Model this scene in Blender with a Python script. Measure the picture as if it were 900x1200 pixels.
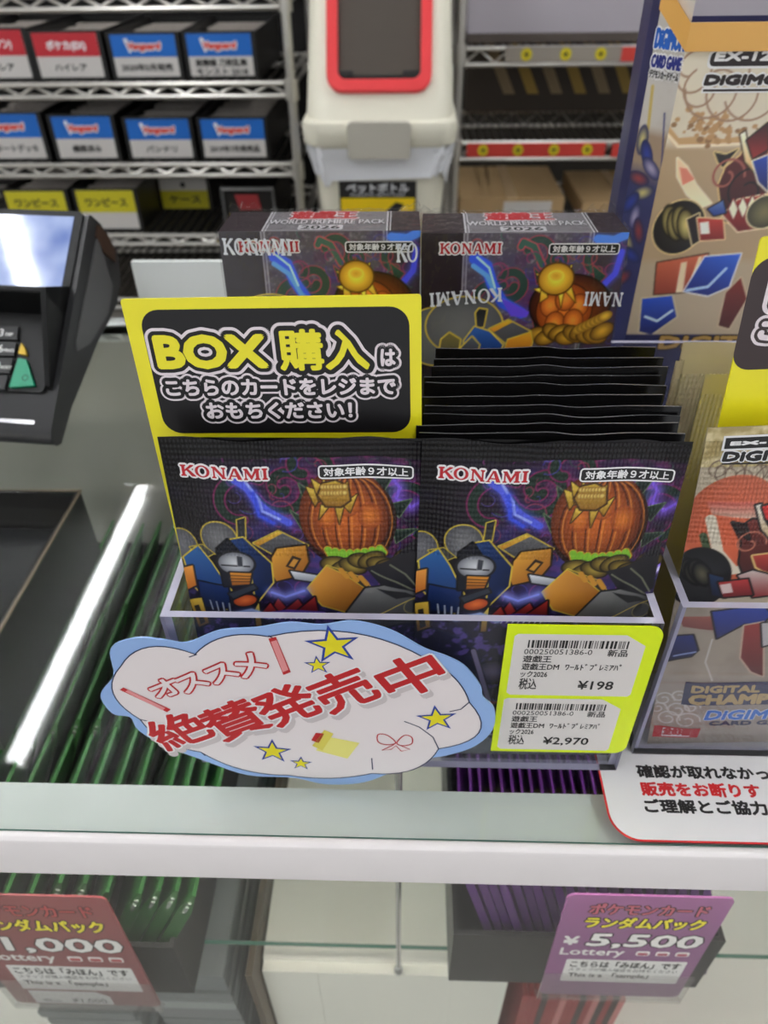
import bpy, bmesh, math, random
import numpy as np
from mathutils import Vector, Matrix
for _o in list(bpy.data.objects): bpy.data.objects.remove(_o)
SC = bpy.context.scene
COL = SC.collection
R = math.radians
random.seed(7); np.random.seed(7)
# ------------------------------------------------------------------ camera
FPX, CAMZ = 867.0, 0.235          # focal length in px of the 900x1200 frame; metres above the counter glass (z = 0)
def _rot(p, r, y):
    f = np.array([np.sin(y)*np.cos(p), np.cos(y)*np.cos(p), -np.sin(p)])
    r0 = np.array([np.cos(y), -np.sin(y), 0.0]); u0 = np.cross(r0, f)
    return np.array([np.cos(r)*r0+np.sin(r)*u0, -np.sin(r)*r0+np.cos(r)*u0, f])
CM = _rot(R(38.876), R(-.899), R(-2.27)); CC = np.array([0, 0, CAMZ])
cam = bpy.data.cameras.new('camera'); camo = bpy.data.objects.new('camera', cam); COL.objects.link(camo)
cam.sensor_fit = 'VERTICAL'; cam.sensor_height = 36.0; cam.lens = FPX/1200*36.0
cam.clip_start = .01; cam.clip_end = 60
camo.matrix_world = Matrix(((CM[0][0], CM[1][0], -CM[2][0], CC[0]), (CM[0][1], CM[1][1], -CM[2][1], CC[1]), (CM[0][2], CM[1][2], -CM[2][2], CC[2]), (0, 0, 0, 1)))
cam.dof.use_dof = True; cam.dof.focus_distance = .205; cam.dof.aperture_fstop = 18.0
SC.camera = camo
def ray(x, y):
    d = CM.T @ np.array([(x-450)/FPX, -(y-600)/FPX, 1.0]); return d/np.linalg.norm(d)
def at(x, y, Y): d = ray(x, y); return CC+d*(Y/d[1])
def atz(x, y, z): d = ray(x, y); return CC+d*((z-CAMZ)/d[2])
def atp(x, y, P, n): d = ray(x, y); n = np.array(n, float); return CC+d*(np.dot(np.array(P)-CC, n)/np.dot(d, n))
class Frame:
    """a plane standing in the place: origin O, right X, up U; px() gives plane coordinates of a sighted point"""
    def __init__(s, O, yaw=0, tilt=0, roll=0):
        s.O = np.array(O, float); s.rot = (yaw, tilt, roll)
        s.M = (Matrix.Rotation(yaw, 3, 'Z') @ Matrix.Rotation(-tilt, 3, 'X') @ Matrix.Rotation(-roll, 3, 'Y'))
        m = np.array(s.M); s.X, s.N, s.U = m[:, 0], m[:, 1], m[:, 2]
    def px(s, x, y): p = atp(x, y, s.O, s.N)-s.O; return (float(p @ s.X), float(p @ s.U))
    def pxs(s, pts): return [s.px(*p) for p in pts]
    def place(s, o): o.matrix_world = Matrix.Translation(Vector(s.O)) @ s.M.to_4x4(); return o
# ------------------------------------------------------------------ world, exposure
W = bpy.data.worlds.new('shop_air'); SC.world = W; W.use_nodes = True
W.node_tree.nodes['Background'].inputs[0].default_value = (.93, .96, 1, 1)
W.node_tree.nodes['Background'].inputs[1].default_value = .55
SC.view_settings.view_transform = 'Standard'; SC.view_settings.look = 'None'
SC.view_settings.gamma = 1; SC.view_settings.use_curve_mapping = False
SC.view_settings.exposure = 0.95
SC.cycles.use_denoising = True; SC.cycles.transparent_max_bounces = 40; SC.cycles.max_bounces = 10
SC.cycles.caustics_reflective = False; SC.cycles.caustics_refractive = False
TUBE_POWER = 26.0
# ------------------------------------------------------------------ materials
def lin(c):
    c = np.asarray(c, float)/255.0
    return np.where(c <= .04045, c/12.92, ((c+.055)/1.055)**2.4)
_M = {}
def mat(name, rgb=(200, 200, 200), rough=.5, metal=0.0, spec=.5, emit=0, bump=None, noise=None, coat=0):
    if name in _M: return _M[name]
    m = bpy.data.materials.new(name); m.use_nodes = True; nt = m.node_tree; b = nt.nodes['Principled BSDF']
    l = lin(rgb); b.inputs['Base Color'].default_value = (*l, 1); b.inputs['Roughness'].default_value = rough
    b.inputs['Metallic'].default_value = metal; b.inputs['Specular IOR Level'].default_value = spec
    if coat: b.inputs['Coat Weight'].default_value = coat; b.inputs['Coat Roughness'].default_value = .08
    if emit: b.inputs['Emission Color'].default_value = (*l, 1); b.inputs['Emission Strength'].default_value = emit
    tc = nt.nodes.new('ShaderNodeTexCoord')
    if noise:      # (scale, amount): the surface's own mottling
        n = nt.nodes.new('ShaderNodeTexNoise'); n.inputs['Scale'].default_value = noise[0]; n.inputs['Detail'].default_value = 4
        nt.links.new(tc.outputs['Object'], n.inputs['Vector'])
        mx = nt.nodes.new('ShaderNodeMix'); mx.data_type = 'RGBA'
        mx.inputs['A'].default_value = (*(l*(1-noise[1])), 1); mx.inputs['B'].default_value = (*np.minimum(l*(1+noise[1]), 1), 1)
        nt.links.new(n.outputs['Fac'], mx.inputs['Factor']); nt.links.new(mx.outputs['Result'], b.inputs['Base Color'])
    if bump:       # (scale, strength, distance)
        n = nt.nodes.new('ShaderNodeTexNoise'); n.inputs['Scale'].default_value = bump[0]; n.inputs['Detail'].default_value = 3
        nt.links.new(tc.outputs['Object'], n.inputs['Vector'])
        bp = nt.nodes.new('ShaderNodeBump'); bp.inputs['Strength'].default_value = bump[1]; bp.inputs['Distance'].default_value = bump[2]
        nt.links.new(n.outputs['Fac'], bp.inputs['Height']); nt.links.new(bp.outputs['Normal'], b.inputs['Normal'])
    _M[name] = m; return m
def clear(name, tint=(255, 255, 255), ior=1.45, rough=.02, haze=0.0, hazecol=(200, 200, 210), refl=1.0, bump=None):
    """thin clear sheet: what passes straight through, a fresnel reflection, and optional milky haze"""
    if name in _M: return _M[name]
    m = bpy.data.materials.new(name); m.use_nodes = True; nt = m.node_tree; nt.nodes.clear()
    out = nt.nodes.new('ShaderNodeOutputMaterial'); tr = nt.nodes.new('ShaderNodeBsdfTransparent'); gl = nt.nodes.new('ShaderNodeBsdfGlossy')
    tr.inputs[0].default_value = (*lin(tint), 1); gl.inputs['Roughness'].default_value = rough
    fr = nt.nodes.new('ShaderNodeFresnel'); ge = nt.nodes.new('ShaderNodeNewGeometry'); io = nt.nodes.new('ShaderNodeMix')
    io.inputs['A'].default_value = ior; io.inputs['B'].default_value = 1/ior          # a sheet: entering and leaving reflect alike
    nt.links.new(ge.outputs['Backfacing'], io.inputs['Factor']); nt.links.new(io.outputs['Result'], fr.inputs['IOR'])
    ml = nt.nodes.new('ShaderNodeMath'); ml.operation = 'MULTIPLY'; ml.inputs[1].default_value = refl; nt.links.new(fr.outputs[0], ml.inputs[0])
    base = tr
    if haze:
        df = nt.nodes.new('ShaderNodeBsdfDiffuse'); df.inputs[0].default_value = (*lin(hazecol), 1)
        mx0 = nt.nodes.new('ShaderNodeMixShader'); mx0.inputs[0].default_value = haze
        nt.links.new(tr.outputs[0], mx0.inputs[1]); nt.links.new(df.outputs[0], mx0.inputs[2]); base = mx0
    mx = nt.nodes.new('ShaderNodeMixShader')
    nt.links.new(ml.outputs[0], mx.inputs[0]); nt.links.new(base.outputs[0], mx.inputs[1]); nt.links.new(gl.outputs[0], mx.inputs[2])
    nt.links.new(mx.outputs[0], out.inputs[0])
    if bump:
        tc = nt.nodes.new('ShaderNodeTexCoord'); n = nt.nodes.new('ShaderNodeTexNoise'); n.inputs['Scale'].default_value = bump[0]
        nt.links.new(tc.outputs['Object'], n.inputs['Vector']); bp = nt.nodes.new('ShaderNodeBump')
        bp.inputs['Strength'].default_value = bump[1]; bp.inputs['Distance'].default_value = bump[2]
        nt.links.new(n.outputs['Fac'], bp.inputs['Height'])
        for s in (gl, fr): nt.links.new(bp.outputs['Normal'], s.inputs['Normal'])
    _M[name] = m; return m
def printed(name, rough=.35, metal=0.0, spec=.5, crimp=None, coat=0.0):
    """print whose colours are the mesh's own 'ink' attribute; crimp=(z0, z1) presses fine vertical ribs into that band"""
    if name in _M: return _M[name]
    m = bpy.data.materials.new(name); m.use_nodes = True; nt = m.node_tree; b = nt.nodes['Principled BSDF']
    a = nt.nodes.new('ShaderNodeAttribute'); a.attribute_name = 'ink'; nt.links.new(a.outputs['Color'], b.inputs['Base Color'])
    b.inputs['Roughness'].default_value = rough; b.inputs['Metallic'].default_value = metal; b.inputs['Specular IOR Level'].default_value = spec
    if coat: b.inputs['Coat Weight'].default_value = coat; b.inputs['Coat Roughness'].default_value = .1
    if crimp: _crimp(nt, b, *crimp)
    _M[name] = m; return m
def _crimp(nt, b, z0, z1, pitch=.0011, strength=.55):
    tc = nt.nodes.new('ShaderNodeTexCoord'); sp = nt.nodes.new('ShaderNodeSeparateXYZ'); nt.links.new(tc.outputs['Object'], sp.inputs[0])
    def mth(op, a, bb=None):
        n = nt.nodes.new('ShaderNodeMath'); n.operation = op
        for i, v in enumerate((a, bb)):
            if v is None: continue
            if hasattr(v, 'links'): nt.links.new(v, n.inputs[i])
            else: n.inputs[i].default_value = v
        return n.outputs[0]
    sx = mth('SINE', mth('MULTIPLY', sp.outputs['X'], 2*math.pi/pitch)); sz = mth('SINE', mth('MULTIPLY', sp.outputs['Z'], 2*math.pi/(pitch*1.5)))
    k = mth('MULTIPLY', mth('GREATER_THAN', sp.outputs['Z'], z0), mth('LESS_THAN', sp.outputs['Z'], z1))
    hgt = mth('MULTIPLY', mth('ADD', sx, mth('MULTIPLY', sz, .45)), k)
    bp = nt.nodes.new('ShaderNodeBump'); bp.inputs['Strength'].default_value = strength; bp.inputs['Distance'].default_value = .00025
    nt.links.new(hgt, bp.inputs['Height']); nt.links.new(bp.outputs['Normal'], b.inputs['Normal'])
# ------------------------------------------------------------------ mesh builder
class MB:
    def __init__(s): s.v = []; s.f = []; s.fm = []; s.fs = []; s.mats = []
    def mi(s, m):
        if m not in s.mats: s.mats.append(m)
        return s.mats.index(m)
    def add(s, v, f, m, smooth=False, T=None):
        o = len(s.v); i = s.mi(m)
        s.v += [tuple(T(*p)) for p in v] if T else [tuple(p) for p in v]
        s.f += [tuple(k+o for k in q) for q in f]; s.fm += [i]*len(f); s.fs += [smooth]*len(f); return s
    def box(s, lo, hi, m, T=None, edge=None, thin=None):
        """edge: another material for the narrow faces, thin: the axis (0,1,2) across the sheet"""
        (x0, y0, z0), (x1, y1, z1) = lo, hi
        v = [(x0,y0,z0),(x1,y0,z0),(x1,y1,z0),(x0,y1,z0),(x0,y0,z1),(x1,y0,z1),(x1,y1,z1),(x0,y1,z1)]
        F = {2: [(0,3,2,1),(4,5,6,7)], 1: [(0,1,5,4),(2,3,7,6)], 0: [(1,2,6,5),(3,0,4,7)]}
        for ax in F: s.add(v, F[ax], (edge if edge and ax != thin else m), T=T)
        return s
    def prism(s, pts, d0, d1, m, T=None, side=None, smooth=False):
        """outline pts (x, z) extruded along y from d0 (front) to d1"""
        n = len(pts); v = [(p[0], d0, p[1]) for p in pts]+[(p[0], d1, p[1]) for p in pts]
        a = sum(pts[i][0]*pts[(i+1) % n][1]-pts[(i+1) % n][0]*pts[i][1] for i in range(n))
        ring = list(range(n)) if a > 0 else list(range(n))[::-1]
        s.add(v, [tuple(ring), tuple(n+i for i in ring[::-1])], m, T=T)
        s.add(v, [(ring[(i+1) % n], ring[i], n+ring[i], n+ring[(i+1) % n]) for i in range(n)], side or m, smooth, T=T); return s
    def tube(s, pts, r, m, seg=8, closed=False, caps=True):
        pts = [np.array(p, float) for p in pts]; n = len(pts); rings = []; v = []
        t0 = None; N = None
        for i in range(n):
            a = pts[i-1] if (i > 0 or closed) else pts[i]; b = pts[(i+1) % n] if (i < n-1 or closed) else pts[i]
            t = b-a; t = t/(np.linalg.norm(t)+1e-12)
            if N is None:
                N = np.cross(t, [0, 0, 1.0]);
                if np.linalg.norm(N) < 1e-3: N = np.cross(t, [0, 1.0, 0])
            N = N-t*np.dot(N, t); N /= np.linalg.norm(N)+1e-12; B = np.cross(t, N)
            rr = r[i] if hasattr(r, '__len__') else r
            v += [tuple(pts[i]+rr*(np.cos(2*np.pi*k/seg)*N+np.sin(2*np.pi*k/seg)*B)) for k in range(seg)]
        f = []
        for i in range(n if closed else n-1):
            j = (i+1) % n
            f += [(i*seg+k, i*seg+(k+1) % seg, j*seg+(k+1) % seg, j*seg+k) for k in range(seg)]
        s.add(v, f, m, True)
        if caps and not closed: s.add(v, [tuple(range(seg))[::-1], tuple((n-1)*seg+k for k in range(seg))], m)
        return s
    def loft(s, rings, m, cap0=True, cap1=True, smooth=True, T=None):
        n = len(rings[0]); v = [p for r in rings for p in r]; f = []
        for i in range(len(rings)-1): f += [(i*n+k, i*n+(k+1) % n, (i+1)*n+(k+1) % n, (i+1)*n+k) for k in range(n)]
        s.add(v, f, m, smooth, T)
        c = ([tuple(range(n))[::-1]] if cap0 else [])+([tuple((len(rings)-1)*n+k for k in range(n))] if cap1 else [])
        if c: s.add(v, c, m, False, T)
        return s
    def build(s, name, parent=None, bevel=0, angle=35, seg=2, ink=None):
        me = bpy.data.meshes.new(name)
        V = np.array(s.v, np.float32)
        me.from_pydata([tuple(p) for p in s.v], [], s.f)
        for m in s.mats: me.materials.append(m)
        me.polygons.foreach_set('material_index', s.fm); me.polygons.foreach_set('use_smooth', s.fs)
        if ink is not None:
            c = np.ones((len(s.v), 4), np.float32); c[:len(ink), :3] = ink
            at_ = me.color_attributes.new('ink', 'FLOAT_COLOR', 'POINT'); at_.data.foreach_set('color', c.ravel())
        me.update(); me.set_sharp_from_angle(angle=R(angle))
        o = bpy.data.objects.new(name, me); COL.objects.link(o)
        if parent: o.parent = parent
        if bevel:
            b = o.modifiers.new('edge', 'BEVEL'); b.width = bevel; b.segments = seg; b.limit_method = 'ANGLE'; b.angle_limit = R(40)
        return o
def tag(o, label, cat, group=None, kind=None):
    if label: o['label'] = label
    if cat: o['category'] = cat
    if group: o['group'] = group
    if kind: o['kind'] = kind
    return o
def empty(name, loc=(0, 0, 0), rz=0):
    o = bpy.data.objects.new(name, None); COL.objects.link(o); o.location = loc; o.rotation_euler.z = rz; o.empty_display_size = .02; return o
def struct(o): o['kind'] = 'structure'; return o
def copy_tree(o):
    c = o.copy(); COL.objects.link(c)
    for ch in [x for x in bpy.data.objects if x.parent == o]:
        d = copy_tree(ch); d.parent = c; d.matrix_parent_inverse = ch.matrix_parent_inverse.copy()
    return c
def rrect(x0, z0, x1, z1, r, n=6, corners=(1, 1, 1, 1)):
    """outline, corners in order bottom-left, bottom-right, top-right, top-left"""
    P = []
    for (cx, cz, a0, sx, sz), k in zip(((x0, z0, 180, 1, 1), (x1, z0, 270, -1, 1), (x1, z1, 0, -1, -1), (x0, z1, 90, 1, -1)), corners):
        if not k or r <= 0: P.append((cx, cz)); continue
        ox, oz = cx+sx*r, cz+sz*r
        for i in range(n+1): a = R(a0+90*i/n); P.append((ox+r*math.cos(a), oz+r*math.sin(a)))
    return P
# ------------------------------------------------------------------ lettering
_TX = {}
def glyphs(text, res=3):
    k = (text, res)
    if k not in _TX:
        cu = bpy.data.curves.new('lettering', 'FONT'); cu.body = text; cu.resolution_u = res; cu.size = 1
        o = bpy.data.objects.new('lettering', cu); COL.objects.link(o)
        me = bpy.data.meshes.new_from_object(o.evaluated_get(bpy.context.evaluated_depsgraph_get()))
        v = np.zeros(len(me.vertices)*3); me.vertices.foreach_get('co', v); v = v.reshape(-1, 3)[:, :2]
        f = [tuple(p.vertices) for p in me.polygons]
        bpy.data.objects.remove(o); bpy.data.curves.remove(cu); bpy.data.meshes.remove(me)
        _TX[k] = (v-np.array([v[:, 0].min(), 0]), f)
    return _TX[k]
def spread(r, n=12, rings=1):
    d = [(0, 0)]; q = r
    while q > 0 and rings > 0:
        k = max(n, int(2*math.pi*q/.00042)) if rings > 1 else n
        d += [(q*math.cos(2*math.pi*i/k), q*math.sin(2*math.pi*i/k)) for i in range(k)]
        q -= .00055; rings -= 1
    return d
def write(mb, text, x, z, h, m, T, d=0, w=None, bold=0, rot=0, align='l', slant=0, res=2, n=8, rings=1):
    """text on the plane (x right, z up), cap height about h, drawn through T(x, z, d); w = total width; bold/outline = spread radius"""
    v, f = glyphs(text, res); v = v.copy()
    if not len(f): return
    sc = h/.73; v = v*sc
    if w: v[:, 0] *= w/max(v[:, 0].max(), 1e-9)
    v[:, 0] += slant*v[:, 1]
    if align == 'c': v[:, 0] -= v[:, 0].max()/2
    if align == 'r': v[:, 0] -= v[:, 0].max()
    S = spread(bold, n, rings) if bold else [(0, 0)]
    for i, (dx, dz) in enumerate(S):
        a, b = v[:, 0]+dx, v[:, 1]+dz; e = d+.85*i/len(S)      # each stroke a hair above the last, so none shades another
        X = x+a*math.cos(rot)-b*math.sin(rot); Z = z+a*math.sin(rot)+b*math.cos(rot)
        mb.add([T(p, q, e) for p, q in zip(X, Z)], f, m)
def flatT(y0=0, step=.00006):
    return lambda x, z, d: (x, y0-d*step, z)
def shape(mb, pts, m, T, d=0): 
    a = sum(pts[i][0]*pts[(i+1) % len(pts)][1]-pts[(i+1) % len(pts)][0]*pts[i][1] for i in range(len(pts)))
    mb.add([T(p[0], p[1], d) for p in pts], [tuple(range(len(pts)) if a > 0 else range(len(pts)-1, -1, -1))], m)
def plate(mb, x0, z0, x1, z1, m, T, d=0, nx=16, nz=5):
    v = [T(x0+(x1-x0)*i/nx, z0+(z1-z0)*j/nz, d) for j in range(nz+1) for i in range(nx+1)]
    mb.add(v, [(j*(nx+1)+i, j*(nx+1)+i+1, (j+1)*(nx+1)+i+1, (j+1)*(nx+1)+i) for j in range(nz) for i in range(nx)], m, True)
def stripe(mb, pts, w, m, T, d=0, closed=False):
    P = [np.array(p, float) for p in pts]; n = len(P); L = []; Rr = []
    for i in range(n):
        a = P[i-1] if (i or closed) else P[i]; b = P[(i+1) % n] if (i < n-1 or closed) else P[i]
        t = b-a; t /= np.linalg.norm(t)+1e-12; q = np.array([-t[1], t[0]])*w/2; L.append(P[i]+q); Rr.append(P[i]-q)
    v = [T(*p, d) for p in L]+[T(*p, d) for p in Rr]
    mb.add(v, [(n+i, n+(i+1) % n, (i+1) % n, i) for i in range(n if closed else n-1)], m)
# the flared red capitals: polygons in a 0..1 x 0..1 cell
def _bar(x0, x1, f=.09): return [(x0-f, 0), (x1+f, 0), (x1+f, .1), (x1, .16), (x1, .84), (x1+f, .9), (x1+f, 1), (x0-f, 1), (x0-f, .9), (x0, .84), (x0, .16), (x0-f, .1)]
def _ell(cx, cz, rx, rz, n=20): return [(cx+rx*math.cos(2*math.pi*i/n), cz+rz*math.sin(2*math.pi*i/n)) for i in range(n)]
def _ringq(cx, cz, rx, rz, tx, tz, n=20):
    o, q = _ell(cx, cz, rx, rz, n), _ell(cx, cz, rx-tx, rz-tz, n)
    return [[o[i], o[(i+1) % n], q[(i+1) % n], q[i]] for i in range(n)]
CAPS = {'K': (1.0, [_bar(.14, .36), [(.36, .42), (.36, .58), (.78, 1), (1.02, 1), (1.02, .93)], [(.42, .6), (.6, .66), (1.12, .08), (1.12, 0), (.84, 0)]]),
        'O': (1.02, _ringq(.5, .5, .52, .52, .21, .1)),
        'N': (1.06, [_bar(.14, .26), [(.05, 1), (.33, 1), (.96, .12), (.96, 0), (.8, 0), (.14, .9)], _bar(.82, .94)]),
        'A': (1.0, [[(.42, 1), (.62, 1), (1.0, 0), (.7, 0)], [(.42, 1), (.5, .86), (.16, 0), (.03, 0)], [(.2, .26), (.8, .26), (.76, .37), (.24, .37)], [(-.04, 0), (.26, 0), (.26, .07), (-.04, .07)]]),
        'M': (1.2, [_bar(.12, .22), [(.04, 1), (.3, 1), (.66, .24), (.56, .0)], [(1.08, 1), (.88, 1), (.5, .2), (.58, 0)], _bar(.9, 1.12)]),
        'I': (.5, [_bar(.14, .36)])}
def capitals(mb, word, x, z, w, h, m, T, d=0, rot=0, grow=0, flip=1):
    adv = sum(CAPS[c][0]+.1 for c in word); s = w/adv; u = 0
    S = spread(grow, 8) if grow else [(0, 0)]
    for i, (dx, dz) in enumerate(S):
        u = 0
        for c in word:
            for ip, poly in enumerate(CAPS[c][1]):
                P = []
                for p, q in poly:
                    a, b = (p+u)*s+dx, q*h+dz
                    P.append((x+flip*(a*math.cos(rot)-b*math.sin(rot)), z+flip*(a*math.sin(rot)+b*math.cos(rot))))
                shape(mb, P, m, T, d+.85*(i+(ip%4)/4)/len(S))
            u += CAPS[c][0]+.1
# ------------------------------------------------------------------ painting a printed picture on a grid of ink points
class Print:
    def __init__(s, x0, x1, z0, z1, step, base):
        s.nx = int(round((x1-x0)/step))+1; s.nz = int(round((z1-z0)/step))+1
        s.gx, s.gz = np.linspace(x0, x1, s.nx), np.linspace(z0, z1, s.nz)
        s.X, s.Z = np.meshgrid(s.gx, s.gz); s.c = np.zeros((s.nz, s.nx, 3)); s.c[:] = base; s.px = step
    def noise(s, sc, seed, oct=4):
        rs = np.random.RandomState(seed); o = np.zeros_like(s.X); amp = 1; tot = 0
        for k in range(oct):
            g = rs.rand(64, 64); u = s.X*sc*2**k+13.7*seed; w = s.Z*sc*2**k+7.1*seed
            i, j = np.floor(u).astype(int), np.floor(w).astype(int); a, b = u-i, w-j; a = a*a*(3-2*a); b = b*b*(3-2*b)
            n = (g[j % 64, i % 64]*(1-a)+g[j % 64, (i+1) % 64]*a)*(1-b)+(g[(j+1) % 64, i % 64]*(1-a)+g[(j+1) % 64, (i+1) % 64]*a)*b
            o += amp*n; tot += amp; amp *= .5
        return o/tot
    def mix(s, k, col): k = np.clip(k, 0, 1)[..., None]; s.c = s.c*(1-k)+np.asarray(col, float)*k
    def segd(s, P, closed):
        d = np.full(s.X.shape, 1e9); n = len(P)
        for i in range(n if closed else n-1):
            (ax, az), (bx, bz) = P[i], P[(i+1) % n]; ux, uz = bx-ax, bz-az; L = ux*ux+uz*uz+1e-18
            t = np.clip(((s.X-ax)*ux+(s.Z-az)*uz)/L, 0, 1); d = np.minimum(d, np.hypot(s.X-ax-t*ux, s.Z-az-t*uz))
        return d
    def inside(s, P):
        r = np.zeros(s.X.shape, bool); n = len(P)
        for i in range(n):
            (ax, az), (bx, bz) = P[i], P[(i+1) % n]
            if az == bz: continue
            r ^= ((az > s.Z) != (bz > s.Z)) & (s.X < (bx-ax)*(s.Z-az)/(bz-az)+ax)
        return r
    def poly(s, P, col, c2=None, d=(0, -1), edge=None, ew=.0006, a=1.0):
        """filled polygon, colour running from col to c2 along d, outlined in edge"""
        sd = s.segd(P, True); sd = np.where(s.inside(P), -sd, sd); k = np.clip(.5-sd/s.px, 0, 1)*a
        cc = np.asarray(col, float)
        if c2 is not None:
            q = np.array(P); t = s.X*d[0]+s.Z*d[1]; tq = q[:, 0]*d[0]+q[:, 1]*d[1]
            t = np.clip((t-tq.min())/(tq.max()-tq.min()+1e-12), 0, 1)[..., None]; cc = cc*(1-t)+np.asarray(c2, float)*t
        if edge is not None: s.mix(np.clip(.5-(sd-ew)/s.px, 0, 1)*a, edge)
        s.mix(k, cc)
    def ell(s, c, rx, rz, col, rot=0, c2=None, edge=None, ew=.0006, soft=None, a=1.0):
        dx, dz = s.X-c[0], s.Z-c[1]; u = dx*math.cos(rot)+dz*math.sin(rot); w = -dx*math.sin(rot)+dz*math.cos(rot)
        q = np.hypot(u/rx, w/rz); sd = (q-1)*min(rx, rz)
        if soft: s.mix(np.clip(1-q, 0, 1)**soft*a, col); return
        cc = np.asarray(col, float)
        if c2 is not None: t = np.clip(q, 0, 1)[..., None]**1.5; cc = cc*(1-t)+np.asarray(c2, float)*t
        if edge is not None: s.mix(np.clip(.5-(sd-ew)/s.px, 0, 1)*a, edge)
        s.mix(np.clip(.5-sd/s.px, 0, 1)*a, cc)
    def line(s, P, w, col, a=1.0, glow=0, edge=None, ew=.0004):
        d = s.segd(P, False)
        if glow: s.mix(np.exp(-(d/glow)**2)*.75*a, col)
        if edge is not None: s.mix(np.clip(.5-(d-w/2-ew)/s.px, 0, 1)*a, edge)
        s.mix(np.clip(.5-(d-w/2)/s.px, 0, 1)*a, col)
    def ink(s): return lin(np.clip(s.c, 0, 255)).reshape(-1, 3)
    def grid(s, mb, m, T, smooth=True):
        v = [T(x, z, 0) for x, z in zip(s.X.ravel(), s.Z.ravel())]; nx = s.nx
        f = [(j*nx+i, j*nx+i+1, (j+1)*nx+i+1, (j+1)*nx+i) for j in range(s.nz-1) for i in range(nx-1)]
        mb.add(v, f, m, smooth)
def curl(c, r0, r1, a0, a1, n=26): return [(c[0]+(r0+(r1-r0)*i/n)*math.cos(R(a0+(a1-a0)*i/n)), c[1]+(r0+(r1-r0)*i/n)*math.sin(R(a0+(a1-a0)*i/n))) for i in range(n+1)]
# ================================================================== the room
m_wall = mat('wall_paint', (50, 45, 38), .8, noise=(3, .08)); m_ceil = mat('ceiling_board', (176, 176, 173), .9)
m_floor = mat('floor_vinyl', (150, 145, 138), .45, noise=(6, .1))
FLOORZ, CEILZ = -.95, 1.55
struct(MB().box((-3.2, -2.6, FLOORZ-.05), (3.2, 2.75, FLOORZ), m_floor).build('floor'))
struct(MB().box((-3.2, -2.6, CEILZ), (3.2, 2.75, CEILZ+.05), m_ceil).build('ceiling'))
struct(MB().box((-3.2, 2.7, FLOORZ), (3.2, 2.8, CEILZ), m_wall).build('wall_back'))
struct(MB().box((-3.3, -2.6, FLOORZ), (-3.2, 2.75, CEILZ), mat('wall_pale', (200, 198, 192), .8)).build('wall_left'))
struct(MB().box((3.2, -2.6, FLOORZ), (3.3, 2.75, CEILZ), _M['wall_pale']).build('wall_right'))
m_tube = mat('tube_glow', (250, 252, 255), .4, emit=TUBE_POWER); m_whitemetal = mat('white_enamel', (232, 230, 228), .35)
def ceiling_light(x, y0, y1, z, label, first=None):
    t = empty('ceiling_light', (x, (y0+y1)/2, CEILZ)); L = (y1-y0)/2; dz = z-CEILZ
    prof = [(-.035, 0), (.035, 0), (.05, dz*.55), (.014, dz+.03), (-.014, dz+.03), (-.05, dz*.55)]
    MB().prism(prof, -L-.03, L+.03, m_whitemetal).build('batten', t)
    MB().tube([(0, -L, dz), (0, L, dz)], .019, m_tube, 14).build('tube', t)
    for s in (-1, 1): MB().box((-.012, s*(L+.012)-.012, dz-.012), (.012, s*(L+.012)+.012, dz+.06), m_whitemetal).build('holder_socket', t)
    return tag(t, label, 'ceiling light', 'tube lights on the ceiling')
LZ = 1.4
for x, y0, y1 in ((-.98, 1.02, 2.3), (-1.04, -.62, .66), (.75, 1.02, 2.3), (.75, -1.4, -.12), (2.3, -.1, 1.2), (-2.4, -.1, 1.2)):
    ceiling_light(x, y0, y1, LZ, 'white tube light on the ceiling whose long reflection crosses the counter glass' if (x, y0) == (-.98, 1.02) else 'white tube light on the shop ceiling, out of the picture')
# ================================================================== the glass display counter
case = tag(empty('display_counter', (0, .3, FLOORZ)), 'glass topped display counter with a white front rail', 'counter')
def cpart(mb, name, **k):
    o = mb.build(name, None, **k); o.parent = case; o.matrix_parent_inverse = Matrix.Translation((0, -.3, -FLOORZ)); return o
m_glass = clear('counter_glass', (254, 255, 254), 1.5, .012, refl=.42); m_gedge = mat('glass_edge', (120, 165, 150), .15)
m_rail = mat('rail_white', (238, 232, 231), .3, noise=(60, .03)); m_flange = mat('rail_flange', (212, 217, 213), .45, noise=(25, .04))
YR, YB = .1215, .507
cpart(MB().box((-1, YR, -.006), (1, YB, 0), m_glass, edge=m_gedge, thin=2), 'glass_top')
yz = lambda a, d, z: (d, a, z)
rail = [(.1172, -.0225), (.1215, -.0225), (.1222, -.009), (.142, -.009), (.142, -.0062), (YR-.0004, -.0062), (YR-.0004, .0004), (.1198, .0007), (.1182, .0001), (.1174, -.0018)]
cpart(MB().prism([(a, z) for a, z in rail], 1.0, -1.0, m_rail, T=yz, side=m_rail), 'front_rail', bevel=.0008)
cpart(MB().box((-1, .1224, -.0078), (1, .142, -.0061), m_flange), 'glass_seat')
m_fglass = clear('front_pane', (254, 255, 254), 1.5, .02, haze=.02, hazecol=(200, 200, 196), refl=.5)
cpart(MB().box((-1, .1185, -.80), (1, .1212, -.0226), m_fglass, edge=m_gedge, thin=1), 'front_glass')
cpart(MB().box((-1, .178, -.240), (1, .505, -.234), clear('shelf_glass', (253, 254, 253), 1.5, .02), edge=mat('shelf_edge', (70, 125, 105), .2, spec=.6), thin=2), 'glass_shelf')
m_case = mat('case_white', (222, 220, 212), .5, noise=(8, .04))
cpart(MB().box((-1, .507, FLOORZ), (1, .52, -.012), mat('case_back', (152, 154, 146), .55, noise=(9, .06))), 'back_door')
cpart(MB().box((-1, .507, -.012), (1, .521, .001), mat('alu_rail', (190, 195, 192), .28, .8, bump=(180, .7, .002))), 'back_rail')
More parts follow.
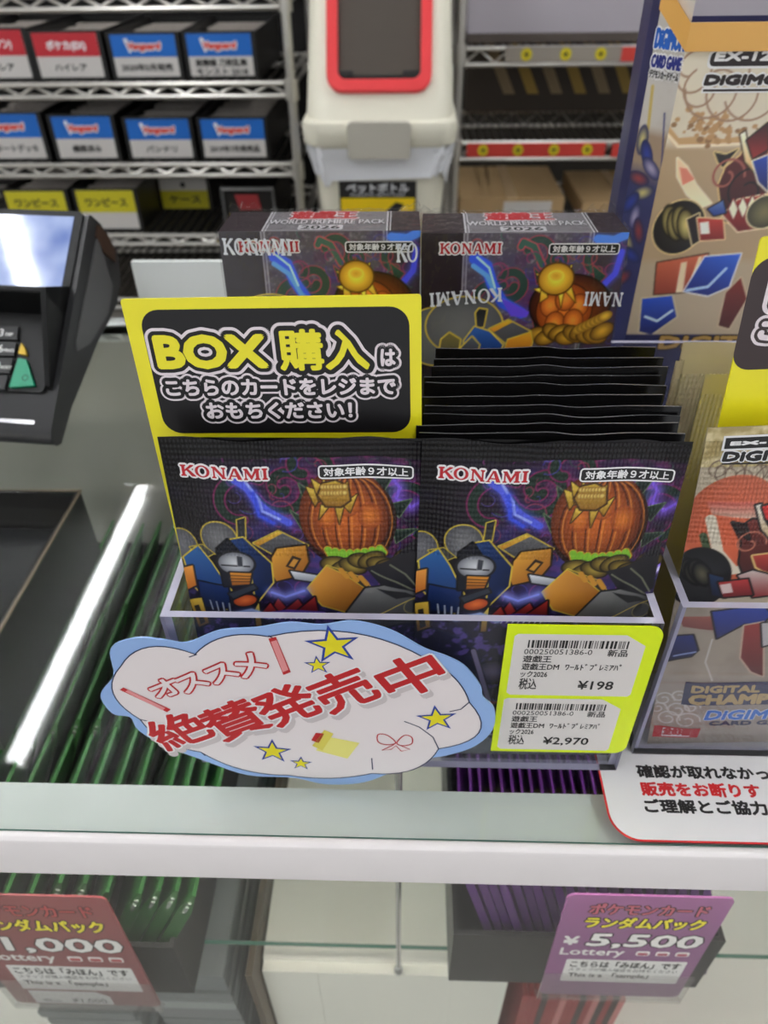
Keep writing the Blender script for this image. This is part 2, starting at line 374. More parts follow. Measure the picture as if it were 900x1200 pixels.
cpart(MB().box((-1, .13, -.50), (1, .505, -.48), m_case), 'bottom_board'); cpart(MB().box((-1, .14, FLOORZ), (1, .505, -.50), m_case), 'plinth')
for s in (-1, 1): cpart(MB().box((s*1.0-.012, .12, FLOORZ), (s*1.0+.012, .52, -.007), m_rail), 'end_post')
pr = at(467, 1140, .1765)
cpart(MB().tube([(pr[0], .1765, -.03), (pr[0], .1765, pr[2]+.008)], .0016, mat('chrome', (205, 208, 210), .18, 1.0), 10)
      .tube([(pr[0], .1765, pr[2]+.010), (pr[0], .1765, pr[2]+.007), (pr[0], .1765, pr[2]+.003), (pr[0], .1765, pr[2])], [.0018, .0028, .0028, .0012], _M['chrome'], 12), 'support_rod')
cpart(MB().box((-.98, .1235, -.013), (.98, .134, -.0095), mat('added_fill_glow', (255, 250, 240), .4, emit=12.0)), 'added_fill_strip')  # added glowing strip, unseen under the rail, brightens the counter's inside
# ---- inside the counter: two trays of upright sample packs
m_black = mat('black_plastic', (26, 26, 27), .38); m_blackm = mat('black_matt', (34, 34, 34), .6); m_tan = mat('tan_edge', (120, 108, 92), .6)
def open_tray(name, x0, x1, y0, y1, z0, z1, m, label, th=.0025, rim=None, slope=0, cat='tray'):
    t = empty(name, ((x0+x1)/2, (y0+y1)/2, z0)); cx, cy = (x0+x1)/2, (y0+y1)/2; h = z1-z0; a, b = (x1-x0)/2, (y1-y0)/2
    MB().box((-a, -b, 0), (a, b, th), m).build('base', t)
    MB().box((-a, -b, th), (a, -b+th, h-slope), m).build('front_panel', t, bevel=.0006); MB().box((-a, b-th, th), (a, b, h), m).build('back_panel', t)
    for s in (-1, 1): MB().box((s*a-(th if s > 0 else 0), -b+th, th), (s*a+(0 if s > 0 else th), b-th, h), m).build('side_panel', t)
    if rim:
        r = MB()
        for q in ((-a, b), (a, b)): pass
        r.tube([(-a, -b, h), (a, -b, h), (a, b, h), (-a, b, h)], .0012, rim, 6, closed=True); r.build('rim', t)
    return tag(t, label, cat)
ZS = -.2335; ZT = -.115
gA0 = atz(-70, 900, ZT)[0]; gB1 = atz(238, 900, ZT)[0]
open_tray('pack_tray', gA0-.046, gB1-.010, .150, .46, ZS, ZS+.062, m_blackm, 'dark tray of green packs inside the counter glass')
m_green = mat('green_foil', (48, 98, 48), .32, .15, noise=(120, .35)); m_glint = mat('painted_glint', (190, 200, 190), .25, .6)
m_violet = mat('violet_foil', (76, 30, 102), .35, .1, noise=(90, .3)); m_greend = mat('green_dark_foil', (38, 66, 42), .35, .15)
def slab_pack(name, m, w, h, t, seal=.009):
    """a sealed foil packet standing on its short end: thickness along x, width along y, height along z"""
    mb = MB(); n = 6; rings = []
    for k in range(n+1):
        z = h*k/n; f = .25 if k in (0, n) else 1.0; b = t/2*f
        rings.append([(-b, 0, z), (-b*.9, w*.02, z), (-b, w*.5, z), (-b*.9, w*.98, z), (0, w, z), (b*.9, w*.98, z), (b, w*.5, z), (b*.9, w*.02, z), (b, 0, z)])
    mb.loft(rings, m, smooth=True); o = mb.build(name)
    return o
gp = slab_pack('sample_pack', m_green, .088, .112, .0072)
e = MB()
for z0_, z1_ in ((.092, .099), (.102, .104)): e.box((-.0009, -.0005, z0_), (.0009, .0004, z1_), m_glint)  # pale slivers painting a glint on each pack's front edge
e.build('glint_slivers', gp)
LEAN = R(24); first = True
for row in range(3):
    for grp, (x0, x1) in enumerate(((gA0+.004, atz(150, 900, ZT)[0]), (atz(162, 900, ZT)[0], gB1))):
        n = 8 if grp == 0 else 4
        for k in range(n):
            o = gp if first else copy_tree(gp); first = False
            xt = x0+(x1-x0)*(k+.5)/n; L = LEAN+R(random.uniform(-.3, .3))
            o.rotation_euler = (0, L, R(random.uniform(-.4, .4))); zz = .112*math.cos(L)
            o.location = (xt-.112*math.sin(L)+.012, .157+row*.093+random.uniform(-.003, .003), ZS+.007)
            tag(o, ('green foil pack leaning in the %s group, %s row of the counter tray' % (('left', 'right')[grp], ('front', 'middle', 'rear')[row])), 'pack', 'green packs in the tray under the glass, %s group, %s row' % (('left', 'right')[grp], ('front', 'middle', 'rear')[row]))
# the purple packs in their box at the right
vx0 = at(532, 1090, .160)[0]; vx1 = at(880, 1060, .160)[0]
open_tray('pack_box', vx0, vx1, .160, .40, ZS, ZS+.062, m_black, 'black open box of purple packs inside the counter, behind the 5,500 yen tag', cat='box')
vp = slab_pack('sample_pack', m_violet, .068, .118, .0042)
first = True
nV = 22
for row in range(2):
    for k in range(nV):
        o = vp if first else copy_tree(vp); first = False
        L = R(-14+random.uniform(-.3, .3)); o.rotation_euler = (0, L, 0)
        o.location = (vx0+.016+(vx1-vx0-.020)*(k+.5)/nV+(.012), .166+row*.10+random.uniform(-.002, .002), ZS+.006)
        tag(o, 'purple foil pack standing in the black box under the glass, %s row' % ('front', 'rear')[row], 'pack', 'purple packs in the black box, %s row' % ('front', 'rear')[row])
# the empty black case seen through the top glass at the left
bt = open_tray('black_case', atz(-150, 600, -.06)[0], atz(100, 565, -.06)[0], .225, .385, -.115, -.06, m_black, 'glossy black case with tan edge lines under the counter glass, below the card terminal', rim=m_tan, cat='case')
MB().box((-.11, -.075, .028), (bt.children[0].dimensions[0]/2-.003, .07, .030), mat('black_gloss', (18, 19, 24), .2)).build('insert', bt)
open_tray('grey_riser', atz(-150, 600, -.06)[0]-.01, atz(100, 565, -.06)[0]-.085, .215, .400, ZS+.0005, -.116, m_blackm, 'dark riser box carrying the glossy black case under the glass', cat='riser')
# below the glass shelf
m_gsheet = mat('grey_sheet', (126, 130, 130), .5, noise=(30, .12)); m_gsheet2 = mat('grey_sheet_pale', (160, 164, 163), .5)
m_brown = mat('brown_trim', (92, 80, 64), .6)
for st, (pa, pb) in enumerate(((40, 152), (178, 276))):
    xa, xb = at(pa, 1180, .168)[0], at(pb, 1180, .168)[0]
    for k in range(16):
        z = -.4795+k*.0135
        o = MB().prism(rrect(-(xb-xa)/2, 0, (xb-xa)/2, .0118, .002, 3), 0, .2, m_gsheet2 if k % 5 == 2 else m_gsheet).build('card_binder')
        o.location = ((xa+xb)/2+random.uniform(-.002, .002), .168+random.uniform(0, .003), z)
        tag(o, 'thin grey binder in the %s stack at the bottom of the counter' % ('left', 'right')[st], 'binder', 'grey binders in the %s bottom stack' % ('left', 'right')[st])
xd = at(286, 1140, .165)[0]
tag(MB().prism([(xd, -.4798), (xd+.004, -.4798), (xd+.004, -.25), (xd, -.25)], .165, .47, m_brown).build('divider_board'), 'brown edged divider board standing between the grey binders and the white drawer', 'divider')
xw0, xw1 = xd+.0055, at(600, 1120, .18)[0]
dw = tag(empty('white_drawer', ((xw0+xw1)/2, .182, -.4799)), 'pale cream drawer unit at the bottom of the counter behind the glass', 'drawer unit')
wd = (xw1-xw0)/2
MB().box((-wd, 0, 0), (wd, .24, .21), mat('cream_board', (240, 238, 226), .5)).build('body', dw, bevel=.002)
for a, b in ((-wd, -wd*.553), (-wd*.55, wd*.548), (wd*.55, wd)): MB().box((a, -.006, .004), (b, 0, .206), mat('cream_front', (244, 242, 230), .45)).build('front_panel', dw, bevel=.0015)
m_redbk = [mat('red_spine', (150, 42, 44), .5), mat('dark_spine', (52, 30, 32), .5), mat('pink_spine', (196, 120, 118), .5)]
xr0, xr1 = max(at(612, 1170, .175)[0], xw1+.002), at(735, 1170, .175)[0]
for k in range(16):
    w_ = (xr1-xr0)/16; mm = m_redbk[(0, 0, 0, 1, 0, 0, 2, 0, 0, 1, 0, 2, 1, 0, 1, 2)[k]]
    hh = -.300-(-.4799)+random.uniform(-.003, .003)
    o = MB().prism(rrect(-w_*.47, 0, w_*.47, hh, .001, 2), 0, .12, mm).build('booklet'); o.location = (xr0+w_*(k+.5), .175, -.4799)
    tag(o, 'slim %s booklet standing in the row under the 5,500 yen tag' % ('red', 'dark', 'pink')[m_redbk.index(mm)], 'booklet', '%s booklets at the bottom of the counter' % ('red', 'dark', 'pink')[m_redbk.index(mm)])
# ---- the two lottery tags
m_ink = mat('black_ink', (28, 26, 26), .5); m_white = mat('white_ink', (238, 236, 234), .5); m_yel = mat('yellow_ink', (240, 226, 40), .5); m_redink = mat('red_ink', (190, 34, 40), .5)
def lottery_tag(corners, Y, rgb, rgb2, price, label, sticker):
    (bx, by) = corners[2]; P = at((corners[2][0]+corners[3][0])/2, (corners[2][1]+corners[3][1])/2, Y)
    F = Frame((P[0], Y, P[2]), 0, R(1)); q = F.pxs(corners); TL, TR, BR, BL = q
    w = min(TR[0]-TL[0], BR[0]-BL[0]); x0 = (TL[0]+BL[0])/2-.0; x1 = (TR[0]+BR[0])/2; h = (TL[1]+TR[1])/2
    t = empty('price_tag'); mb = MB(); T = flatT(0)
    mb.prism(rrect(x0, 0, x1, h, .004), 0, .0008, mat('tag_'+price, rgb, .35, coat=.3)); W_ = x1-x0
    X = lambda u: x0+u*W_; Z = lambda v: h*(1-v)
    mr = mat('tag_band_'+price, rgb2, .5)
    write(mb, 'ポケモンカード', X(.52), Z(.155), h*.075, m_ink, T, 1, w=W_*.72, bold=.0009, align='c'); write(mb, 'ポケモンカード', X(.52), Z(.155), h*.075, mr, T, 2, w=W_*.72, bold=.0003, align='c')
    write(mb, 'ランダムパック', X(.53), Z(.275), h*.075, m_ink, T, 1, w=W_*.74, bold=.0011, align='c'); write(mb, 'ランダムパック', X(.53), Z(.275), h*.075, m_yel, T, 2, w=W_*.74, bold=.0004, align='c')
    for d, m_, b in ((1, m_ink, .0014), (2, m_white, .0006)): write(mb, price, X(.58), Z(.455), h*.12, m_, T, d, w=W_*.72, bold=b, align='c', slant=.08)
    write(mb, '¥', X(.06), Z(.45), h*.08, m_white, T, 2, bold=.0004); write(mb, 'Lottery', X(.06), Z(.55), h*.07, m_white, T, 2, w=W_*.42, bold=.0002)
    for k in range(3): shape(mb, rrect(X(.56+.13*k), Z(.545), X(.65+.13*k), Z(.5), .0012, 3), m_white, T, 2); shape(mb, rrect(X(.57+.13*k), Z(.54), X(.64+.13*k), Z(.515), .001, 3), mr, T, 3)
    shape(mb, rrect(X(.12), Z(.84), X(.93), Z(.6), .001, 3), m_white, T, 1)
    write(mb, 'こちらは「みほん」です', X(.525), Z(.675), h*.05, m_ink, T, 2, w=W_*.74, bold=.0002, align='c')
    write(mb, 'スタッフが購入確認をお持ちください', X(.525), Z(.72), h*.026, m_ink, T, 2, w=W_*.74, align='c')
    write(mb, 'This is a 「sample」', X(.44), Z(.785), h*.04, m_ink, T, 2, w=W_*.55, bold=.00015, align='c')
    if sticker:
        shape(mb, [(X(.14), Z(.99)), (X(.68), Z(.99)), (X(.68), Z(.9)), (X(.6), Z(.855)), (X(.14), Z(.855))], m_white, T, 2)
        write(mb, sticker, X(.4), Z(.975), h*.05, m_ink, T, 3, w=W_*.24); write(mb, '税込', X(.2), Z(.975), h*.03, m_ink, T, 3)
    F.place(mb.build('card', None)).parent = t
    o = F.place(MB().box((x0-.001, -.0022, -.002), (x1+.001, -.0012, h*.27), clear('tag_holder', (252, 252, 252), 1.3, .1, haze=.05, hazecol=(225, 215, 215)), edge=None).box((x0-.001, -.0012, -.002), (x1+.001, .0022, -.0008), _M['tag_holder']).build('clear_holder', None)); o.parent = t
    return tag(t, label, 'price tag')
lottery_tag([(-72, 1046), (128, 1053), (186, 1180), (10, 1174)], .1395, (140, 62, 66), (186, 70, 72), '1,000', 'dark red 1,000 yen lottery tag hanging inside the counter, before the green packs', '¥1,000')
lottery_tag([(668, 1047), (858, 1054), (797, 1170), (630, 1163)], .1420, (146, 88, 140), (190, 90, 110), '5,500', 'purple 5,500 yen lottery tag hanging inside the counter, before the purple packs', None)
# ================================================================== left wire rack with card boxes
m_chrome = mat('wire_chrome', (205, 202, 196), .28, .85); m_wired = mat('wire_dull', (74, 70, 64), .45, .6)
YK = 1.65
def wire_shelf(parent, x0, x1, y0, y1, ztop, zlow, zig=None, slats=.022, name='shelf'):
    m = MB(); r = .0050
    for y in (y0, y1):
        m.tube([(x0, y, ztop), (x1, y, ztop)], r, m_chrome, 8); m.tube([(x0, y, zlow), (x1, y, zlow)], r, m_chrome, 8)
        n = max(2, int((x1-x0)/.033)); P = []
        for k in range(n+1): P.append((x0+(x1-x0)*k/n, y+.004, (ztop-.003) if k % 2 else (zlow+.003)))
        m.tube(P, .0032, m_chrome, 6)
    for x in (x0, x1):
        m.tube([(x, y0, ztop), (x, y1, ztop)], r, m_chrome, 6); m.tube([(x, y0, zlow), (x, y1, zlow)], r, m_chrome, 6)
    k = x0+slats
    while k < x1: m.tube([(k, y0, ztop+.002), (k, y1, ztop+.002)], .0019, m_wired, 5); k += slats
    return m.build(name, parent)
def post(parent, x, y, z0, z1, r=.0095, rings=()):
    p = MB().tube([(x, y, z0), (x, y, z1)], r, m_chrome, 12).build('post', parent)
    for z in rings: MB().tube([(x, y, z-.018), (x, y, z+.018)], r*1.45, m_chrome, 12).build('collar', p)
    return p
rk = tag(empty('wire_rack', (-.7, YK+.2, FLOORZ)), 'chrome wire rack at the left holding labelled card boxes', 'rack')
inv = Matrix.Translation((.7, -YK-.2, -FLOORZ))
LV = [(.127, .105), (-.018, -.040), (-.166, -.187), (-.312, -.331), (-.46, -.48)]
xL, xR = -1.25, at(331, 60, YK)[0]
def kid(o): o.parent = rk; o.matrix_parent_inverse = inv; return o
for zt, zl in LV: kid(wire_shelf(None, xL, xR, YK, YK+.38, zt, zl))
kid(MB().box((xL, YK+.386, -.50), (xR, YK+.392, .45), mat('rack_dark_sheet', (22, 20, 19), .8)).build('back_panel'))  # added black sheet paints the dark depth behind the shelves
for x, y in ((xR+.012, YK-.002), (xR+.012, YK+.38), (xL-.012, YK-.002), (xL-.012, YK+.38)): kid(post(None, x, y, FLOORZ, .5, rings=[(a+b)/2 for a, b in LV]))
m_lab = mat('label_paper', (206, 202, 198), .6); m_blue = mat('label_blue', (16, 104, 196), .55); m_red = mat('label_red', (196, 40, 52), .55); m_lyel = mat('label_yellow', (206, 196, 32), .55)
m_lred = mat('logo_red', (222, 76, 66), .5); m_lwhite = mat('logo_white', (236, 236, 240), .5); m_cards = mat('card_edges', (176, 168, 160), .7, noise=(220, .4)); m_boxk = mat('box_black', (20, 19, 18), .4)
m_boxc = clear('box_clear', (225, 222, 215), 1.45, .06, haze=.12, hazecol=(150, 145, 140))
def card_box(x0, x1, z0, ztop, kind, text, label, row, y=None, h=None, cards=True, front=True):
    y = YK+.012 if y is None else y; w = x1-x0; h = ztop-z0; a = w/2; D = .30
    t = empty('card_box', ((x0+x1)/2, y, z0)); pad = .008
    MB().box((-a-pad, .003, 0), (a+pad, D, .003), m_boxk).build('base', t)
    for s in (-1, 1): MB().box((s*(a+pad)-(.003 if s > 0 else 0), .003, .003), (s*(a+pad)+(0 if s > 0 else .003), D, h+.002), m_boxk).build('side_panel', t, bevel=.001)
    MB().box((-a-pad, D-.003, .003), (a+pad, D, h), m_boxk).build('back_panel', t)
    MB().box((-a-pad, 0, 0), (a+pad, .003, h+.004), m_boxk).build('front_panel', t, bevel=.0008)
    T = flatT(-.0005, .0002); L = MB()
    L.prism([(-a, .004), (a, .004), (a, h), (-a, h)], -.0005, 0, m_lab)
    if kind == 'blue':
        shape(L, [(-a, h*.5), (a, h*.5), (a, h), (-a, h)], m_blue, T, 1)
        for d, mm, b in ((2, m_lwhite, .0035), (3, m_lred, .0012)): write(L, 'Vanguard', 0, h*.68, h*.14, mm, T, d, w=w*.5, bold=b, align='c', slant=.2)
        shape(L, [(-w*.30, h*.9), (-w*.24, h*.92), (-w*.2, h*.62), (-w*.235, h*.58)], m_lwhite, T, 2)
    elif kind == 'red':
        shape(L, [(-a, h*.5), (a, h*.5), (a, h), (-a, h)], m_red, T, 1); write(L, text[0], 0, h*.66, h*.15, m_lwhite, T, 2, w=w*.6, bold=.0008, align='c'); text = text[1]
    elif kind == 'yellow low':
        shape(L, [(-a, h*.04), (a, h*.04), (a, h*.62), (-a, h*.62)], m_lyel, T, 1); write(L, text, 0, h*.24, h*.2, m_ink, T, 2, w=w*.66, bold=.0008, align='c'); text = ''
        L.prism(_ell(0, h*.8, h*.09, h*.09, 16), -.0009, -.0005, m_ink)
    else:
        shape(L, [(-a, h*.46), (a, h*.46), (a, h), (-a, h)], m_lyel, T, 1); write(L, text, 0, h*.62, h*.17, m_ink, T, 2, w=w*.72, bold=.0008, align='c'); text = ''
    for i, s in enumerate(text.split('|') if text else []): write(L, s, 0, h*(.2 if '|' not in text else .29-.2*i), h*.13, m_ink, T, 1, w=w*(.8 if len(s) > 6 else .5), bold=.0005, align='c')
    L.build('label_card', t)
    if cards:
        ck = MB()
        for k in range(46): ck.box((-a+.004+random.uniform(0, .006), .012+k*.006, .0035), (a-.006-random.uniform(0, .006), .0145+k*.006, h*random.uniform(.8, .92)), m_cards)
        o = ck.build('stored_cards'); o.location = t.location; tag(o, 'cards filed inside the '+' '.join(label.replace(',', '').split()[:11]), 'cards', kind='stuff')
    return tag(t, label, 'card box', 'labelled card boxes on the wire rack')
zr = [LV[1][0]+.007, LV[2][0]+.007, LV[3][0]+.007]
def spot(xa, xb, yt, row): return at(xa, (97, 190, 262)[row], YK)[0], at(xb, (97, 190, 262)[row], YK)[0], zr[row], at((xa+xb)/2, yt, YK)[2]
card_box(*spot(-36, 37, 36, 0), 'red', ('ポケカ(ケン)', 'ハイレア'), 'red topped card box at the picture edge, leftmost on the upper shelf', 'upper shelf')
card_box(*spot(48, 122, 39, 0), 'red', ('ポケカ(EX)', 'ハイレア'), 'red topped card box reading high rare, complete on the upper shelf', 'upper shelf')
card_box(*spot(137, 211, 41, 0), 'blue', '2020年5月発売', 'blue topped card box with one thin grey line, right of the red boxes', 'upper shelf')
card_box(*spot(224, 298, 40, 0), 'blue', '鋭剛極 刀剣乱舞|モンスト 2018', 'blue topped card box with two bold black text lines, upper shelf end', 'upper shelf')
card_box(*spot(-18, 54, 135, 1), 'blue', 'スタートデッキ', 'blue topped card box cut by the picture edge on the middle shelf', 'middle shelf')
card_box(*spot(70, 137, 138, 1), 'blue', '構築済み', 'blue topped card box with one short dark word on the middle shelf', 'middle shelf')
card_box(*spot(155, 226, 141, 1), 'blue', 'バンドリ', 'blue topped card box with one large black word, third on the middle shelf', 'middle shelf')
card_box(*spot(240, 312, 141, 1), 'blue', '2019年7月発売品', 'blue topped card box beside the post at the end of the middle shelf', 'middle shelf')
card_box(*spot(13, 81, 226, 2), 'yellow', 'ワンピース', 'yellow topped card box directly behind the card terminal', 'lower shelf')
card_box(*spot(95, 161, 225, 2), 'yellow', 'ワンピース', 'yellow topped card box beside the terminal corner, with white below its yellow band', 'lower shelf')
YP = YK+.16; x0, x1, z0, zt = at(192, 245, YP)[0], at(246, 245, YP)[0], zr[2], at(219, 209, YP)[2]
card_box(x0, x1, z0, zt, 'yellow low', 'ケース', 'dim card box with a yellow lower band, pushed back on the lower shelf', 'lower shelf', y=YP, cards=False)
xa, xb = at(258, 245, YK)[0], at(322, 245, YK)[0]
sb = tag(empty('clear_case', ((xa+xb)/2, YK+.02, zr[2])), 'clear grey framed case with a red print at the end of the lower shelf', 'case')
hw = (xb-xa)/2; hh = .088
MB().box((-hw, .004, 0), (hw, .25, hh), m_boxk).build('body', sb, bevel=.002)
MB().tube([(-hw+.004, 0, .004), (hw-.004, 0, .004), (hw-.004, 0, hh-.004), (-hw+.004, 0, hh-.004)], .004, mat('case_frame', (120, 120, 120), .3), 6, closed=True).build('frame', sb)
q = MB(); shape(q, [(-hw*.35, hh*.45), (hw*.45, hh*.45), (hw*.35, hh*.82), (-hw*.5, hh*.82)], mat('dim_red', (150, 44, 48), .5), flatT(.0025), 0); q.build('red_print', sb)
# ================================================================== the bin
YB_ = 1.75; KB = .83; bx = at(444, 150, YB_)[0]
m_cream = mat('bin_cream', (226, 222, 204), .45, noise=(5, .03)); m_rim = mat('bin_red', (226, 62, 66), .4); m_dark = mat('bin_inside', (70, 62, 54), .7)
bn = tag(empty('waste_bin', (bx, YB_, FLOORZ)), 'cream waste bin with a red rimmed opening and sloping hood', 'bin')
def sect(z, hw, yf, yb, r=.045, n=7): return [(p[0], p[1]+YB_*0, z-FLOORZ) for p in rrect(-hw, yf, hw, yb, r, n)]
MB().loft([sect(FLOORZ-.2425, .105, .065, .41), sect(-.5, .132, .04, .43), sect(-.25, .146, .028, .44), sect(-.165, .152, .022, .44)], m_cream).build('body', bn)
MB().loft([sect(-.165, .160, .012, .45), sect(-.155, .168, .004, .45), sect(-.125, .171, 0, .452), sect(-.112, .169, .004, .452), sect(-.108, .164, .012, .45)], m_cream).build('collar', bn)
slope = lambda z: .022+(z+.095)*.62
hood = [sect(z, hwz, slope(z), .44, .05) for z, hwz in ((-.108, .158), (-.098, .161), (-.08, .160), (0, .157), (.1, .153), (.2, .146), (.3, .136), (.345, .12), (.36, .09))]
MB().loft(hood, m_cream).build('hood', bn)
MB().prism(rrect(-.068, .1, .068, .172, .008), -.006, .02, mat('bin_latch', (186, 182, 170), .5), T=lambda x, d, z: (x, d, z-.28-FLOORZ)).build('latch', bn, bevel=.003)
# opening on the sloping front: coordinates (x, s) along the slope
sl = math.atan2(1, .62); cs, sn = math.cos(sl), math.sin(sl)
def TS(x, d, s): return (x, slope(-.1)+s*cs+d*sn, -.1+s*sn-d*cs-FLOORZ)
s0 = .045; outl = rrect(-.112, s0, .112, .40, .035, 6); inn = rrect(-.088, s0+.026, .088, .375, .018, 6)
n = len(outl); rm = MB()
ring = [TS(p[0], -.012, p[1]) for p in outl]+[TS(p[0], -.012, p[1]) for p in inn]+[TS(p[0], .02, p[1]) for p in outl]+[TS(p[0], .03, p[1]) for p in inn]
rm.add(ring, [(i, (i+1) % n, n+(i+1) % n, n+i) for i in range(n)]+[(2*n+i, 2*n+(i+1) % n, (i+1) % n, i) for i in range(n)]+[(n+i, n+(i+1) % n, 3*n+(i+1) % n, 3*n+i) for i in range(n)], m_rim, True)
rm.build('opening_rim', bn, bevel=.003)
fl = MB(); fl.prism(inn, -.0015, .004, m_dark, T=TS); fl.prism(rrect(-.088, s0+.028, -.055, s0+.045, .004), -.004, 0, m_boxk, T=TS).prism(rrect(.05, s0+.028, .088, s0+.045, .004), -.004, 0, m_boxk, T=TS).prism(rrect(-.086, s0+.024, .086, s0+.036, .003), -.004, 0, m_boxk, T=TS)  # flat dark panel painted in place of the hollow opening
fl.build('dark_inset', bn)
lb = MB(); p0 = at(397, 212, YB_+.03); p1 = at(488, 212, YB_+.03); lx0, lx1 = p0[0]-bx, p1[0]-bx; lz = p0[2]-FLOORZ
Tl = flatT(.0255, .0006)
lb.prism([(lx0, lz-.2), (lx1, lz-.2), (lx1, lz), (lx0, lz)], .0255, .06, m_ink); shape(lb, [(lx0+.003, lz-.197), (lx1-.003, lz-.197), (lx1-.003, lz-.036), (lx0+.003, lz-.036)], mat('sign_yellow', (240, 204, 10), .5), Tl, 1)
write(lb, 'ペットボトル', (lx0+lx1)/2, lz-.022, .016, m_lwhite, Tl, 1, w=(lx1-lx0)*.8, bold=.0006, align='c'); write(lb, 'PLASTIC BOTTLES', (lx0+lx1)/2, lz-.032, .006, m_lwhite, Tl, 1, w=(lx1-lx0)*.7, align='c')
shape(lb, [(lx0+.09, lz-.08), (lx0+.13, lz-.045), (lx0+.15, lz-.05), (lx0+.12, lz-.09)], m_ink, Tl, 2)
lb.build('sign', bn); bn.scale = (KB, KB, KB); bn.location = tuple(CC+(np.array((bx, YB_, FLOORZ))-CC)*KB)
lin_ = MB(); rings = []; 
for j, z in enumerate((-.158, -.176, -.200, -.228)):
    rr = []
    for i, p in enumerate(rrect(-.166+.005*j, .006+.004*j, .166-.005*j, .452, .04, 16)):
        k = 1+.012*math.sin(i*1.7+j)+.010*math.sin(i*3.1+2*j)
        rr.append((p[0]*k, p[1]-.006*math.sin(i*.9+j*1.3), z-FLOORZ+(.012*math.sin(i*.35)+.006*math.sin(i*.8))*j/3+.004*math.sin(i*2.2+j)))
    rings.append(rr)
lin_.loft(rings, mat('bag_film', (244, 245, 250), .22, coat=.3), False, False)
tag(lin_.build('bin_liner'), 'crinkled white plastic bag folded over the cream bin below its lid', 'bag').location = tuple(bn.location)
bpy.data.objects['bin_liner'].scale = (KB, KB, KB)
# ================================================================== right wire rack
YN = 1.95
rr_ = tag(empty('wire_rack', (.5, YN+.2, FLOORZ)), 'dim wire rack at the right with red and grey price rails', 'rack')
inv2 = Matrix.Translation((-.5, -YN-.2, -FLOORZ))
def kid2(o): o.parent = rr_; o.matrix_parent_inverse = inv2; return o
xq0, xq1 = at(545, 60, YN)[0], 1.25
zu, zu2 = at(560, 57, YN)[2], at(560, 76, YN)[2]; zl, zl2 = at(560, 167, YN)[2], at(560, 186, YN)[2]; z3 = at(560, 262, YN)[2]
for a, b in ((zu, zu2), (zl, zl2), (z3, z3-.022)): kid2(wire_shelf(None, xq0, xq1, YN, YN+.36, a, b, slats=.018))
for x, y in ((xq0-.012, YN), (xq0-.012, YN+.36), (xq1+.012, YN), (xq1+.012, YN+.36)): kid2(post(None, x, y, FLOORZ, .5, .011, rings=[zu-.01, zl-.01]))
m_gray = mat('rail_grey', (150, 142, 132), .4); m_rr = mat('rail_red', (206, 62, 52), .5); m_disc = mat('disc_yellow', (214, 196, 20), .5)
def price_rail(xs, y0, y1, m, discs, name_label):
    a, b = at(xs[0], (y0+y1)/2, YN-.008)[0], at(xs[1], (y0+y1)/2, YN-.008)[0]; zt, zb = at(xs[0], y0, YN-.008)[2], at(xs[0], y1, YN-.008)[2]
    t = empty('price_rail', ((a+b)/2, YN-.006, zb)); MB().prism([(-(b-a)/2, 0), ((b-a)/2, 0), ((b-a)/2, zt-zb), (-(b-a)/2, zt-zb)], -.003, 0, m).build('strip', t, bevel=.0008)
    for px_ in discs:
        u = at(px_, (y0+y1)/2, YN-.01)[0]-(a+b)/2; mb = MB(); mb.prism(_ell(u, (zt-zb)/2, .0125, .0125, 20), -.0045, -.003, m_disc)
        Td = flatT(-.0045, .0004); stripe(mb, [(u-.006, (zt-zb)/2), (u+.006, (zt-zb)/2)], .003, m_ink, Td, 1); stripe(mb, [(u, (zt-zb)/2-.006), (u, (zt-zb)/2+.006)], .003, m_ink, Td, 1)
        mb.build('price_disc', t)
    return tag(t, name_label, 'price rail')
price_rail((592, 728), 55, 73, m_gray, (617, 663, 704), 'grey price rail with three yellow discs on the dim right rack')
price_rail((728, 760), 55, 72, m_rr, (), 'short red rail end beside the grey price rail')
price_rail((547, 709), 168, 184, m_rr, (566, 607, 649, 688), 'long red price rail with four yellow discs on the right rack')
price_rail((717, 760), 168, 184, m_rr, (734,), 'short piece of red price rail behind the tall gold box')
hz = MB(); ha, hb = at(548, 80, YN+.3)[0], 1.2; hz0, hz1 = at(548, 113, YN+.3)[2], at(548, 38, YN+.3)[2]
hz.box((ha, YN+.33, zl+.004), (hb, YN+.345, hz1), mat('board_dark', (62, 52, 42), .6))
k = ha-.1; mt = [mat('stripe_tan', (148, 128, 96), .6), mat('stripe_gold', (168, 138, 62), .6)]; i = 0
while k < hb-.13:
    if k > ha: shape(hz, [(k+.075, hz0), (k+.105, hz0), (k+.03, hz1), (k, hz1)], mt[i % 2], flatT(YN+.33, .0004), 1)
    i += 1; k += .064
tag(hz.build('striped_board'), 'dark board with slanted tan stripes at the back of the right rack', 'board')
pb = MB(); pz0 = at(560, 14, YN+.2)[2]
pb.box((ha-.02, YN+.05, zu+.005), (hb, YN+.3, pz0-.03), mat('dark_brown_board', (86, 76, 70), .7)); tag(pb.build('dark_carton', bevel=.004), 'long dark carton lying on the upper shelf of the right rack', 'carton')  # long dark brown block filling the band above the upper shelf
tag(MB().box((ha-.02, YN+.06, pz0-.029), (hb, YN+.3, pz0+.2), mat('lavender_board', (176, 170, 178), .6)).build('pale_carton', bevel=.004), 'pale lavender carton on top of the dark one, at the picture top', 'carton')
m_kraft = mat('kraft', (176, 146, 104), .7, noise=(14, .08)); m_tape = mat('tape', (190, 160, 120), .3)
